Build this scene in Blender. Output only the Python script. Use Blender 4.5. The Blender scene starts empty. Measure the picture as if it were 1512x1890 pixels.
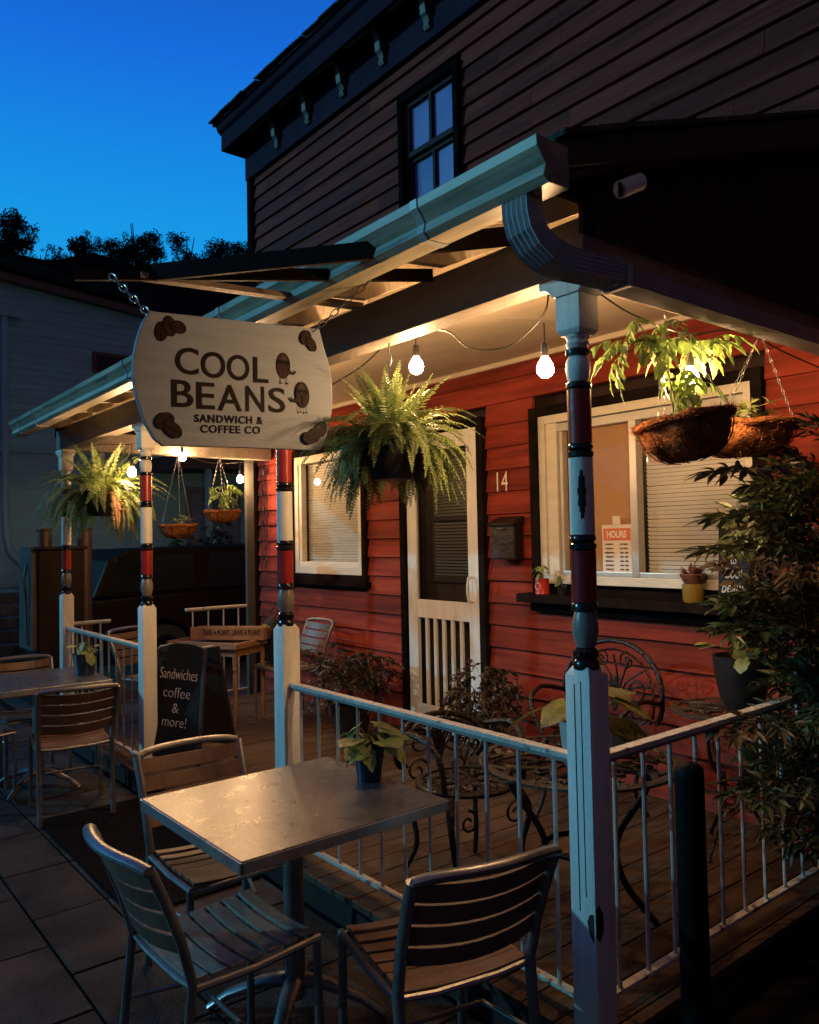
import bpy, bmesh, math, random
from mathutils import Vector, Matrix, Quaternion
random.seed(7)
S = bpy.context.scene
COL = S.collection
R = math.radians
PI = math.pi

# ------------------------------------------------------------------ camera
cam_d = bpy.data.cameras.new("camera")
cam = bpy.data.objects.new("camera", cam_d)
COL.objects.link(cam)
S.camera = cam
cam_d.sensor_fit = 'HORIZONTAL'
cam_d.sensor_width = 36.0
cam_d.lens = 36.0 * 1467.0 / 1512.0
cam_d.clip_start = 0.05
cam_d.clip_end = 500
yaw, pitch, roll = R(39.0), R(1.87), R(-1.15)
fw = Vector((-math.cos(yaw) * math.cos(pitch), math.sin(yaw) * math.cos(pitch), math.sin(pitch)))
rt = fw.cross(Vector((0, 0, 1))).normalized()
up = rt.cross(fw)
rt2 = rt * math.cos(roll) + up * math.sin(roll)
up2 = up * math.cos(roll) - rt * math.sin(roll)
m = Matrix((rt2, up2, -fw)).transposed().to_4x4()
m.translation = Vector((1.596, -1.989, 1.65))
cam.matrix_world = m

# ------------------------------------------------------------------ world (blue hour sky)
W = bpy.data.worlds.new("World")
S.world = W
W.use_nodes = True
wn = W.node_tree
for n in list(wn.nodes):
    wn.nodes.remove(n)
tc = wn.nodes.new('ShaderNodeTexCoord')
sep = wn.nodes.new('ShaderNodeSeparateXYZ')
wn.links.new(tc.outputs['Generated'], sep.inputs[0])
ramp = wn.nodes.new('ShaderNodeValToRGB')
cr = ramp.color_ramp
cr.elements[0].position = 0.0
cr.elements[0].color = (0.012, 0.16, 0.42, 1)
cr.elements[1].position = 1.0
cr.elements[1].color = (0.012, 0.03, 0.14, 1)
for p, c in ((0.20, (0.012, 0.42, 0.84)), (0.36, (0.009, 0.31, 0.80)), (0.52, (0.008, 0.15, 0.72)), (0.68, (0.01, 0.05, 0.30))):
    e = cr.elements.new(p)
    e.color = (*c, 1)
wn.links.new(sep.outputs['Z'], ramp.inputs[0])
# the glow of dusk lies over the hill (-X): the sky is dimmer towards the night side
mr = wn.nodes.new('ShaderNodeMapRange')
mr.inputs['From Min'].default_value = -0.75
mr.inputs['From Max'].default_value = 0.45
mr.inputs['To Min'].default_value = 1.0
mr.inputs['To Max'].default_value = 0.24
mr.interpolation_type = 'SMOOTHSTEP'
wn.links.new(sep.outputs['X'], mr.inputs[0])
dull = wn.nodes.new('ShaderNodeMixRGB')
dull.inputs[2].default_value = (0.20, 0.13, 0.235, 1)
mr2 = wn.nodes.new('ShaderNodeMapRange')
mr2.inputs['From Min'].default_value = -0.35
mr2.inputs['From Max'].default_value = 0.5
mr2.interpolation_type = 'SMOOTHSTEP'
wn.links.new(sep.outputs['X'], mr2.inputs[0])
wn.links.new(mr2.outputs[0], dull.inputs[0])
wn.links.new(ramp.outputs[0], dull.inputs[1])
bg = wn.nodes.new('ShaderNodeBackground')
wn.links.new(dull.outputs[0], bg.inputs[0])
wn.links.new(mr.outputs[0], bg.inputs[1])
wo = wn.nodes.new('ShaderNodeOutputWorld')
wn.links.new(bg.outputs[0], wo.inputs[0])

# ------------------------------------------------------------------ low cyan street glow (the one sun lamp)
sd = bpy.data.lights.new("street_glow", 'SUN')
sd.energy = 1.1
sd.color = (0.22, 0.76, 1.0)
sd.angle = R(1.0)
sun = bpy.data.objects.new("street_glow", sd)
COL.objects.link(sun)
trav = Vector((0.62, 0.76, -0.34)).normalized()
sun.rotation_euler = trav.to_track_quat('-Z', 'Y').to_euler()

S.view_settings.view_transform = 'Standard'
S.view_settings.look = 'None'
S.view_settings.exposure = 0.0
S.view_settings.gamma = 1.0
S.view_settings.use_curve_mapping = False
S.render.engine = 'CYCLES'
S.cycles.use_denoising = True
S.cycles.max_bounces = 6
S.cycles.diffuse_bounces = 3
S.cycles.glossy_bounces = 3
S.cycles.transparent_max_bounces = 12
S.cycles.sample_clamp_indirect = 4.0

# ------------------------------------------------------------------ materials
MATS = {}
def mat(name, col, rough=0.6, var=0.15, scale=8.0, bump=0.1, bscale=None, metal=0.0, stretch=(1, 1, 1), col2=None, spec=0.5, emit=None, wear=None, trans=0.0):
    if name in MATS:
        return MATS[name]
    mt = bpy.data.materials.new(name)
    mt.use_nodes = True
    nt = mt.node_tree
    b = nt.nodes['Principled BSDF']
    b.inputs['Roughness'].default_value = rough
    b.inputs['Metallic'].default_value = metal
    b.inputs['Specular IOR Level'].default_value = spec
    if emit:
        b.inputs['Base Color'].default_value = (*col, 1)
        b.inputs['Emission Color'].default_value = (*emit[0], 1)
        b.inputs['Emission Strength'].default_value = emit[1]
        MATS[name] = mt
        return mt
    t = nt.nodes.new('ShaderNodeTexCoord')
    mp = nt.nodes.new('ShaderNodeMapping')
    mp.inputs['Scale'].default_value = stretch
    oi = nt.nodes.new('ShaderNodeObjectInfo')
    add = nt.nodes.new('ShaderNodeVectorMath')
    add.operation = 'ADD'
    nt.links.new(t.outputs['Object'], add.inputs[0])
    sc = nt.nodes.new('ShaderNodeMath')
    sc.operation = 'MULTIPLY'
    sc.inputs[1].default_value = 17.3
    nt.links.new(oi.outputs['Random'], sc.inputs[0])
    nt.links.new(sc.outputs[0], add.inputs[1])
    nt.links.new(add.outputs[0], mp.inputs[0])
    nz = nt.nodes.new('ShaderNodeTexNoise')
    nz.inputs['Scale'].default_value = scale
    nz.inputs['Detail'].default_value = 6
    nz.inputs['Roughness'].default_value = 0.6
    nt.links.new(mp.outputs[0], nz.inputs['Vector'])
    rp = nt.nodes.new('ShaderNodeValToRGB')
    c2 = col2 if col2 else tuple(min(1, c * (1 + var * 1.2)) for c in col)
    c1 = tuple(c * (1 - var * 1.6) for c in col)
    rp.color_ramp.elements[0].position = 0.32
    rp.color_ramp.elements[0].color = (*[max(0, c) for c in c1], 1)
    rp.color_ramp.elements[1].position = 0.68
    rp.color_ramp.elements[1].color = (*c2, 1)
    nt.links.new(nz.outputs['Fac'], rp.inputs[0])
    # every piece a little lighter or darker than the next one
    hv = nt.nodes.new('ShaderNodeHueSaturation')
    vr = nt.nodes.new('ShaderNodeMapRange')
    vr.inputs['To Min'].default_value = 1 - var * 0.8
    vr.inputs['To Max'].default_value = 1 + var * 0.8
    nt.links.new(oi.outputs['Random'], vr.inputs[0])
    nt.links.new(vr.outputs[0], hv.inputs['Value'])
    nt.links.new(rp.outputs[0], hv.inputs['Color'])
    last = hv.outputs[0]
    if wear:
        n2 = nt.nodes.new('ShaderNodeTexNoise')
        n2.inputs['Scale'].default_value = wear[1]
        n2.inputs['Detail'].default_value = 8
        n2.inputs['Roughness'].default_value = 0.7
        nt.links.new(mp.outputs[0], n2.inputs['Vector'])
        r2 = nt.nodes.new('ShaderNodeMapRange')
        r2.inputs['From Min'].default_value = wear[2]
        r2.inputs['From Max'].default_value = wear[2] + 0.05
        nt.links.new(n2.outputs['Fac'], r2.inputs[0])
        mx = nt.nodes.new('ShaderNodeMixRGB')
        mx.inputs[2].default_value = (*wear[0], 1)
        nt.links.new(r2.outputs[0], mx.inputs[0])
        nt.links.new(last, mx.inputs[1])
        last = mx.outputs[0]
    nt.links.new(last, b.inputs['Base Color'])
    rr = nt.nodes.new('ShaderNodeMapRange')
    rr.inputs['To Min'].default_value = max(0.03, rough - 0.12)
    rr.inputs['To Max'].default_value = min(1, rough + 0.12)
    nt.links.new(nz.outputs['Fac'], rr.inputs[0])
    nt.links.new(rr.outputs[0], b.inputs['Roughness'])
    if bump:
        n3 = nt.nodes.new('ShaderNodeTexNoise')
        n3.inputs['Scale'].default_value = bscale or scale * 4
        n3.inputs['Detail'].default_value = 5
        nt.links.new(mp.outputs[0], n3.inputs['Vector'])
        bp = nt.nodes.new('ShaderNodeBump')
        bp.inputs['Strength'].default_value = min(1, bump * 3)
        bp.inputs['Distance'].default_value = 0.01
        nt.links.new(n3.outputs['Fac'], bp.inputs['Height'])
        nt.links.new(bp.outputs[0], b.inputs['Normal'])
    if trans:
        tr = nt.nodes.new('ShaderNodeBsdfTranslucent')
        nt.links.new(last, tr.inputs['Color'])
        ms = nt.nodes.new('ShaderNodeMixShader')
        ms.inputs[0].default_value = trans
        out = nt.nodes['Material Output']
        nt.links.new(b.outputs[0], ms.inputs[1])
        nt.links.new(tr.outputs[0], ms.inputs[2])
        nt.links.new(ms.outputs[0], out.inputs[0])
    MATS[name] = mt
    return mt

def glass_mat(name, tint=(1, 1, 1), ior=1.5, rough=0.01):
    mt = bpy.data.materials.new(name)
    mt.use_nodes = True
    nt = mt.node_tree
    nt.nodes.remove(nt.nodes['Principled BSDF'])
    out = nt.nodes['Material Output']
    tr = nt.nodes.new('ShaderNodeBsdfTransparent')
    tr.inputs[0].default_value = (*tint, 1)
    gl = nt.nodes.new('ShaderNodeBsdfGlossy')
    gl.inputs['Roughness'].default_value = rough
    lwn = nt.nodes.new('ShaderNodeLayerWeight')
    lwn.inputs[0].default_value = 0.5
    pw = nt.nodes.new('ShaderNodeMath')
    pw.operation = 'POWER'
    pw.inputs[1].default_value = 4.0
    nt.links.new(lwn.outputs['Facing'], pw.inputs[0])
    fr = nt.nodes.new('ShaderNodeMapRange')
    fr.inputs['To Min'].default_value = ((ior - 1) / (ior + 1)) ** 2 * 0.8
    fr.inputs['To Max'].default_value = 0.9
    nt.links.new(pw.outputs[0], fr.inputs[0])
    ms = nt.nodes.new('ShaderNodeMixShader')
    nt.links.new(fr.outputs[0], ms.inputs[0])
    nt.links.new(tr.outputs[0], ms.inputs[1])
    nt.links.new(gl.outputs[0], ms.inputs[2])
    nt.links.new(ms.outputs[0], out.inputs[0])
    MATS[name] = mt
    return mt

RED = mat('red_paint', (0.215, 0.034, 0.021), 0.65, 0.30, 3.0, 0.12, 40, spec=0.08, stretch=(0.4, 1, 5), wear=((0.12, 0.03, 0.025), 9, 0.66))
DARK = mat('black_trim', (0.012, 0.009, 0.009), 0.5, 0.25, 6, 0.08, spec=0)
CREAM = mat('cream_paint', (0.60, 0.55, 0.45), 0.5, 0.08, 5, 0.1, 50, stretch=(1, 1, 3))
WHITE = mat('white_paint', (0.70, 0.68, 0.62), 0.5, 0.07, 6, 0.15, 60, stretch=(4, 4, 0.6), wear=((0.10, 0.085, 0.07), 7, 0.72))
WORN = mat('worn_white_rail', (0.55, 0.50, 0.43), 0.6, 0.12, 9, 0.3, 60, wear=((0.09, 0.06, 0.045), 16, 0.60))
CEIL = mat('ceiling_paint', (0.56, 0.47, 0.36), 0.6, 0.07, 3, 0.05)
SOFF = mat('soffit_boards', (0.45, 0.37, 0.28), 0.6, 0.22, 4, 0.15, 30, stretch=(1, 3, 1), wear=((0.15, 0.10, 0.07), 8, 0.66))
HEAD = mat('header_paint', (0.17, 0.14, 0.115), 0.6, 0.14, 5, 0.15, 40, stretch=(0.5, 3, 3), wear=((0.08, 0.06, 0.05), 9, 0.66))
GUT = mat('gutter_metal', (0.33, 0.29, 0.21), 0.45, 0.3, 3, 0.05, 20, stretch=(0.5, 5, 5), wear=((0.12, 0.10, 0.075), 4, 0.58))
GUTB = mat('downspout_metal', (0.42, 0.42, 0.42), 0.38, 0.10, 4, 0.05)
GLOSSBLK = mat('black_gloss_paint', (0.01, 0.008, 0.008), 0.18, 0.2, 5, 0.05)
POSTRED = mat('post_red_paint', (0.26, 0.018, 0.014), 0.3, 0.12, 5, 0.06)
POSTGREY = mat('post_grey_paint', (0.19, 0.17, 0.15), 0.35, 0.12, 5, 0.06)
GABLE = mat('gable_boards', (0.040, 0.026, 0.024), 0.7, 0.25, 4, 0.15, stretch=(1, 3, 1), spec=0.05)
ROOF = mat('roof_shingle', (0.05, 0.045, 0.045), 0.9, 0.3, 12, 0.4)
MOSS = mat('mossy_shingle', (0.05, 0.06, 0.04), 0.9, 0.5, 20, 0.4, wear=((0.16, 0.17, 0.10), 18, 0.58))
DECK = mat('deck_wood', (0.085, 0.052, 0.034), 0.6, 0.25, 4, 0.25, 30, stretch=(6, 0.5, 1), wear=((0.035, 0.022, 0.016), 10, 0.62), spec=0.25)
PAVE = mat('paving', (0.050, 0.041, 0.040), 0.8, 0.34, 3.5, 0.35, 90, wear=((0.026, 0.021, 0.021), 5, 0.62), spec=0.2)
JOINT = mat('joint_dirt', (0.012, 0.010, 0.010), 0.95, 0.2, 9, 0.3, spec=0.05)
MATB = mat('mat_rubber', (0.010, 0.007, 0.007), 0.9, 0.2, 40, 0.5, spec=0.05)
STEEL = mat('tube_steel', (0.26, 0.245, 0.235), 0.36, 0.15, 12, 0.03, metal=0.75)
TABM = mat('table_top_metal', (0.155, 0.148, 0.15), 0.30, 0.14, 14, 0.04, 60, metal=0.6, wear=((0.135, 0.125, 0.125), 40, 0.62))
EDGE = mat('table_edge_metal', (0.42, 0.42, 0.42), 0.30, 0.08, 12, 0.03, metal=0.7)
SLAT = mat('slat_grey_wood', (0.23, 0.21, 0.18), 0.45, 0.22, 6, 0.2, 50, stretch=(1, 6, 1))
SLATB = mat('slat_brown_wood', (0.17, 0.085, 0.05), 0.45, 0.2, 6, 0.05, 50, stretch=(1, 6, 1))
SLATD = mat('slat_dark', (0.13, 0.072, 0.048), 0.5, 0.2, 6, 0.1)
IRON = mat('cast_iron', (0.013, 0.008, 0.007), 0.32, 0.3, 14, 0.3, 60, metal=0.3)
IRONT = mat('verdigris_iron', (0.050, 0.040, 0.030), 0.35, 0.3, 14, 0.3, 60, metal=0.3)
POTB = mat('plastic_pot_dark', (0.014, 0.012, 0.013), 0.4, 0.15, 6, 0.05)
POTN = mat('navy_pot', (0.016, 0.028, 0.055), 0.35, 0.15, 6, 0.05)
POTW = mat('glazed_white_pot', (0.45, 0.46, 0.46), 0.3, 0.1, 6, 0.05)
COIR = mat('coir_fibre', (0.26, 0.095, 0.035), 0.95, 0.4, 22, 1.0, 90, wear=((0.10, 0.035, 0.015), 24, 0.6), spec=0.05)
SOIL = mat('soil', (0.02, 0.014, 0.010), 0.95, 0.3, 30, 0.5)
FERN = mat('fern_leaf', (0.17, 0.22, 0.065), 0.5, 0.3, 6, 0.0, trans=0.35)
TOMATO = mat('tomato_leaf', (0.13, 0.20, 0.045), 0.5, 0.3, 14, 0.2, trans=0.35)
NANDINA = mat('nandina_leaf', (0.042, 0.058, 0.022), 0.4, 0.4, 6, 0.0, trans=0.2)
COLEUS = mat('dark_foliage', (0.060, 0.040, 0.028), 0.4, 0.45, 8, 0.0, trans=0.15)
POTHOS = mat('variegated_leaf', (0.22, 0.26, 0.07), 0.4, 0.4, 18, 0.1, trans=0.25)
STEM = mat('plant_stem', (0.16, 0.13, 0.06), 0.6, 0.2, 10, 0.1)
SUCC = mat('succulent', (0.14, 0.05, 0.04), 0.5, 0.3, 9, 0.1)
BARK = mat('bark', (0.03, 0.022, 0.018), 0.9, 0.3, 8, 0.5)
TREE = mat('tree_leaf', (0.018, 0.026, 0.018), 0.8, 0.35, 1.2, 0.0, spec=0)
HILL = mat('hill_growth', (0.012, 0.014, 0.012), 0.95, 0.4, 0.8, 0.5, spec=0)
NEIGH = mat('neighbour_clapboard', (0.27, 0.62, 0.72), 0.7, 0.08, 3, 0.08, stretch=(1, 0.5, 4))
NTRIM = mat('neighbour_trim', (0.12, 0.09, 0.085), 0.7, 0.1, 3, 0.08)
NROOF = mat('neighbour_roof', (0.012, 0.009, 0.010), 0.95, 0.3, 6, 0.3, spec=0.02)
PIPE = mat('pipe_paint', (0.30, 0.62, 0.70), 0.5, 0.1, 3, 0.05)
CARP = mat('car_paint', (0.010, 0.006, 0.006), 0.5, 0.1, 3, 0.0, spec=0.08)
CARG = mat('car_glass_dark', (0.012, 0.014, 0.018), 0.06, 0.05, 3, 0.0)
RUBBER = mat('rubber', (0.012, 0.011, 0.011), 0.8, 0.1, 9, 0.1)
CHROME = mat('chrome', (0.6, 0.6, 0.6), 0.15, 0.05, 9, 0.0, metal=1.0)
CAB = mat('cabinet_steel', (0.016, 0.009, 0.008), 0.5, 0.2, 6, 0.1, spec=0.1)
LEVER = mat('worn_grey_metal', (0.08, 0.08, 0.075), 0.5, 0.2, 10, 0.1, spec=0.2)
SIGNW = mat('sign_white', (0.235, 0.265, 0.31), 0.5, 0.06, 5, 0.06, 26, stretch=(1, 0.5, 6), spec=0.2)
SIGNB = mat('sign_brown', (0.016, 0.010, 0.009), 0.5, 0.1, 6, 0.05, spec=0.05)
BEAN1 = mat('bean_brown', (0.032, 0.019, 0.018), 0.5, 0.15, 20, 0.05, spec=0.05)
BEAN2 = mat('bean_line', (0.006, 0.005, 0.005), 0.5, 0.1, 6, 0.0, spec=0.05)
BEAN3 = mat('bean_light', (0.055, 0.040, 0.038), 0.5, 0.1, 6, 0.0, spec=0.05)
CHALK = mat('chalkboard', (0.018, 0.018, 0.020), 0.55, 0.2, 8, 0.05, spec=0.1)
CHALKW = mat('chalk', (0.50, 0.50, 0.48), 0.9, 0.15, 60, 0.0)
FRAMED = mat('dark_wood_frame', (0.028, 0.016, 0.012), 0.5, 0.2, 6, 0.1)
TANW = mat('tan_wood', (0.33, 0.17, 0.08), 0.5, 0.2, 6, 0.15, stretch=(1, 6, 1))
BLIND = mat('blind_slat', (0.70, 0.66, 0.56), 0.45, 0.04, 5, 0.0)
BOARD = mat('tan_board', (0.40, 0.22, 0.10), 0.7, 0.06, 4, 0.05)
ALU = mat('aluminium_frame', (0.45, 0.43, 0.39), 0.35, 0.08, 6, 0.03, metal=0.4)
PAPER = mat('paper', (0.62, 0.55, 0.47), 0.7, 0.03, 4, 0.0)
POSTR = mat('poster_red', (0.55, 0.13, 0.07), 0.7, 0.05, 4, 0.0)
INK = mat('ink', (0.05, 0.035, 0.03), 0.8, 0.1, 6, 0.0, spec=0.05)
INNER = mat('inner_door_paint', (0.20, 0.15, 0.12), 0.5, 0.12, 5, 0.08)
CORD = mat('cord_rubber', (0.012, 0.010, 0.009), 0.5, 0.1, 9, 0.0)
CANR = mat('red_enamel', (0.42, 0.03, 0.02), 0.3, 0.08, 9, 0.0)
OCHRE = mat('ochre_pot', (0.20, 0.13, 0.02), 0.4, 0.15, 9, 0.1)
MAILB = mat('mailbox_metal', (0.020, 0.015, 0.013), 0.4, 0.2, 9, 0.1, metal=0.3)
FABRIC = mat('black_fabric', (0.012, 0.010, 0.010), 0.9, 0.2, 30, 0.5)
PVC = mat('grey_pvc', (0.75, 0.72, 0.66), 0.5, 0.06, 5, 0.05)
STONE = mat('step_stone', (0.09, 0.11, 0.12), 0.8, 0.2, 4, 0.3)
SHUT = mat('pale_shutter', (0.22, 0.32, 0.42), 0.6, 0.06, 4, 0.03)
BULB = mat('bulb_glow', (1, 0.7, 0.4), emit=((1.0, 0.59, 0.27), 800.0))
UNLIT = mat('bulb_unlit', (0.5, 0.42, 0.3), 0.08, 0.05, 5, 0)
GLASS = glass_mat('window_glass')
SCREENG = glass_mat('screen_mesh', (0.42, 0.42, 0.42), 1.2, 0.25)
SKYP = mat('sky_reflection_pane', (0.26, 0.23, 0.42), 0.05, 0.08, 2, 0.0, spec=1.0)  # lavender reflection of the sky is painted into the pane colour

# ------------------------------------------------------------------ helpers
def tagp(o, label=None, cat=None, group=None, kind=None):
    if label: o['label'] = label
    if cat: o['category'] = cat
    if group: o['group'] = group
    if kind: o['kind'] = kind
    return o

def thing(name, label, cat, loc=(0, 0, 0), rz=0, group=None):
    o = bpy.data.objects.new(name, None)
    o.empty_display_size = 0.1
    COL.objects.link(o)
    o.location = loc
    o.rotation_euler = (0, 0, rz)
    return tagp(o, label, cat, group)

class MB:
    def __init__(s):
        s.v = []; s.f = []; s.sm = False
    def box(s, x0, x1, y0, y1, z0, z1):
        n = len(s.v)
        s.v += [(x, y, z) for x in (x0, x1) for y in (y0, y1) for z in (z0, z1)]
        for q in ((0, 1, 3, 2), (4, 6, 7, 5), (0, 4, 5, 1), (2, 3, 7, 6), (0, 2, 6, 4), (1, 5, 7, 3)):
            s.f.append([n + i for i in q])
        return s
    def obox(s, c, ax, ay, az):
        c, ax, ay, az = map(Vector, (c, ax, ay, az))
        n = len(s.v)
        for i in (-1, 1):
            for j in (-1, 1):
                for k in (-1, 1):
                    s.v.append(tuple(c + ax * i + ay * j + az * k))
        for q in ((0, 1, 3, 2), (4, 6, 7, 5), (0, 4, 5, 1), (2, 3, 7, 6), (0, 2, 6, 4), (1, 5, 7, 3)):
            s.f.append([n + i for i in q])
        return s
    def beam(s, a, b, w, h, upv=(0, 0, 1)):
        a, b = Vector(a), Vector(b)
        d = (b - a)
        u = Vector(upv)
        sd = d.cross(u).normalized()
        u2 = sd.cross(d).normalized()
        return s.obox((a + b) / 2, d / 2, sd * w / 2, u2 * h / 2)
    def tube(s, pts, r, seg=8, cap=True, flat=1.0):
        pts = [Vector(p) for p in pts]
        rs = r if isinstance(r, (list, tuple)) else [r] * len(pts)
        n0 = len(s.v)
        t0 = (pts[1] - pts[0]).normalized()
        u = t0.orthogonal().normalized()
        if abs(t0.z) < 0.9:
            u = (Vector((0, 0, 1)) - t0 * t0.z).normalized()
        prev = t0
        for i, p in enumerate(pts):
            if i == 0: t = t0
            elif i == len(pts) - 1: t = (pts[i] - pts[i - 1]).normalized()
            else: t = ((pts[i + 1] - p).normalized() + (p - pts[i - 1]).normalized()).normalized()
            q = prev.rotation_difference(t)
            u = (q @ u).normalized()
            prev = t
            w = t.cross(u)
            for k in range(seg):
                a = 2 * PI * k / seg
                s.v.append(tuple(p + (u * math.cos(a) + w * math.sin(a) * flat) * rs[i]))
        for i in range(len(pts) - 1):
            for k in range(seg):
                a = n0 + i * seg + k
                b = n0 + i * seg + (k + 1) % seg
                s.f.append([a, b, b + seg, a + seg])
        if cap:
            s.f.append([n0 + k for k in range(seg)][::-1])
            e = n0 + (len(pts) - 1) * seg
            s.f.append([e + k for k in range(seg)])
        return s
    def lathe(s, prof, c=(0, 0, 0), seg=20, cap=True, jit=0.0):
        n0 = len(s.v)
        cx, cy, cz = c
        for (r, z) in prof:
            for k in range(seg):
                a = 2 * PI * k / seg
                rr = r * (1 + (random.uniform(-jit, jit) if jit else 0))
                s.v.append((cx + rr * math.cos(a), cy + rr * math.sin(a), cz + z))
        for i in range(len(prof) - 1):
            for k in range(seg):
                a = n0 + i * seg + k
                b = n0 + i * seg + (k + 1) % seg
                s.f.append([a, b, b + seg, a + seg])
        if cap:
            s.f.append([n0 + k for k in range(seg)][::-1])
            e = n0 + (len(prof) - 1) * seg
            s.f.append([e + k for k in range(seg)])
        return s
    def poly_prism(s, pts2, fn, t0, t1):
        """pts2: outline; fn(u,v,t)->xyz"""
        n0 = len(s.v); n = len(pts2)
        for t in (t0, t1):
            for (u, v) in pts2:
                s.v.append(tuple(fn(u, v, t)))
        s.f.append([n0 + i for i in range(n)])
        s.f.append([n0 + n + i for i in range(n)][::-1])
        for i in range(n):
            j = (i + 1) % n
            s.f.append([n0 + i, n0 + n + i, n0 + n + j, n0 + j])
        return s
    def sweep(s, section, frames):
        """section: list of (a,b); frames: list of (origin, A, B)"""
        n0 = len(s.v); n = len(section)
        for (o, A, B) in frames:
            for (a, b) in section:
                s.v.append(tuple(Vector(o) + Vector(A) * a + Vector(B) * b))
        for i in range(len(frames) - 1):
            for k in range(n):
                j = (k + 1) % n
                s.f.append([n0 + i * n + k, n0 + i * n + j, n0 + (i + 1) * n + j, n0 + (i + 1) * n + k])
        s.f.append([n0 + k for k in range(n)])
        e = n0 + (len(frames) - 1) * n
        s.f.append([e + k for k in range(n)][::-1])
        return s
    def sheet(s, x0, x1, y, z0, z1):
        return s.quad((x0, y, z0), (x1, y, z0), (x1, y, z1), (x0, y, z1))
    def quad(s, a, b, c, d):
        n = len(s.v)
        s.v += [tuple(a), tuple(b), tuple(c), tuple(d)]
        s.f.append([n, n + 1, n + 2, n + 3])
        return s
    def mesh(s, name, m, bevel=0, smooth=False):
        me = bpy.data.meshes.new(name)
        me.from_pydata(s.v, [], s.f)
        bm = bmesh.new()
        bm.from_mesh(me)
        bmesh.ops.recalc_face_normals(bm, faces=bm.faces)
        if bevel:
            es = [e for e in bm.edges if len(e.link_faces) == 2 and e.calc_face_angle(0) > 0.6]
            bmesh.ops.bevel(bm, geom=es, offset=bevel, segments=2, affect='EDGES', profile=0.6)
        bm.to_mesh(me)
        bm.free()
        if m: me.materials.append(m)
        if smooth:
            me.polygons.foreach_set('use_smooth', [True] * len(me.polygons))
            try:
                me.set_sharp_from_angle(angle=R(40))
            except Exception:
                pass
        me.update()
        return me
    def build(s, name, m, parent=None, bevel=0, smooth=False, loc=None, kind=None):
        me = s.mesh(name, m, bevel, smooth)
        return link(name, me, parent, loc, kind)

def link(name, me, parent=None, loc=None, kind=None, rot=None, scale=None):
    o = bpy.data.objects.new(name, me)
    COL.objects.link(o)
    if parent: o.parent = parent
    if loc: o.location = loc
    if rot: o.rotation_euler = rot
    if scale: o.scale = scale
    if kind: o['kind'] = kind
    return o

def copy_tree(o, parent=None):
    c = o.copy()
    COL.objects.link(c)
    c.parent = parent
    for ch in list(o.children):
        copy_tree(ch, c)
    return c

def text_mesh(s, size, offset=0.0, align='CENTER', shear=0.0, space=1.0, bold=False, lines=1.0):
    cu = bpy.data.curves.new('lettering', 'FONT')
    cu.body = s
    cu.size = size
    cu.offset = offset
    cu.extrude = 0.0008
    cu.align_x = align
    cu.align_y = 'CENTER'
    cu.shear = shear
    cu.space_character = space
    cu.space_line = lines
    cu.resolution_u = 4
    ob = bpy.data.objects.new('lettering', cu)
    COL.objects.link(ob)
    dg = bpy.context.evaluated_depsgraph_get()
    me = bpy.data.meshes.new_from_object(ob.evaluated_get(dg))
    bpy.data.objects.remove(ob)
    bpy.data.curves.remove(cu)
    return me

def text(s, size, m, parent, origin, ux, uy, offset=0.0, width=None, height=None, name='lettering', **k):
    """lettering with baseline direction ux, up uy, centred on origin"""
    me = text_mesh(s, size, offset, **k)
    xs = [v.co.x for v in me.vertices]; ys = [v.co.y for v in me.vertices]
    cx, cy = (min(xs) + max(xs)) / 2, (min(ys) + max(ys)) / 2
    sx = width / (max(xs) - min(xs)) if width else 1
    sy = height / (max(ys) - min(ys)) if height else sx
    if not width and height: sx = sy
    ux, uy = Vector(ux).normalized(), Vector(uy).normalized()
    uz = ux.cross(uy)
    for v in me.vertices:
        a, b, c = (v.co.x - cx) * sx, (v.co.y - cy) * sy, v.co.z
        v.co = Vector(origin) + ux * a + uy * b + uz * c
    me.materials.clear()
    me.materials.append(m)
    me.name = name
    return link(name, me, parent)

def rnd(a, b): return random.uniform(a, b)

# ================================================================== GROUND
g = MB().box(-40, 40, -40, 40, -0.3, -0.012).build('ground', JOINT, kind='structure')
side = bpy.data.objects.new('pavement', None)
COL.objects.link(side); side['kind'] = 'structure'
cols = [-1.0 - 0.58 * i for i in range(-3, 9)]
rows = [(-0.75, -0.08), (-1.07, -0.75), (-1.75, -1.07), (-2.4, -1.75)]
for ri, (y0, y1) in enumerate(rows):
    off = (0.0, 0.0, 0.29, 0.05)[ri]
    x = 2.4 + off
    while x > -9:
        w = 0.58 if ri != 1 else 0.58
        g_ = 0.006
        dz = rnd(-0.004, 0.0)
        MB().box(x - w + g_, x - g_, y0 + g_, y1 - g_, -0.05, dz).build('paving_slab', PAVE, side, bevel=0.004)
        x -= w
MB().box(-40, 40, -12, -2.41, -0.05, -0.006).build('road', mat('asphalt', (0.04, 0.036, 0.036), 0.85, 0.2, 20, 0.4, 120), kind='structure')
MB().box(0.12, 40, -0.08, 40, -0.05, -0.007).build('side_yard', mat('dark_soil', (0.014, 0.010, 0.010), 0.95, 0.3, 4, 0.4, spec=0.05), kind='structure')
MB().box(-40, -5.7, 0.0, 40, -0.05, -0.008).build('side_alley', mat('alley_asphalt', (0.035, 0.033, 0.035), 0.85, 0.2, 8, 0.3, 80), kind='structure')

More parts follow.
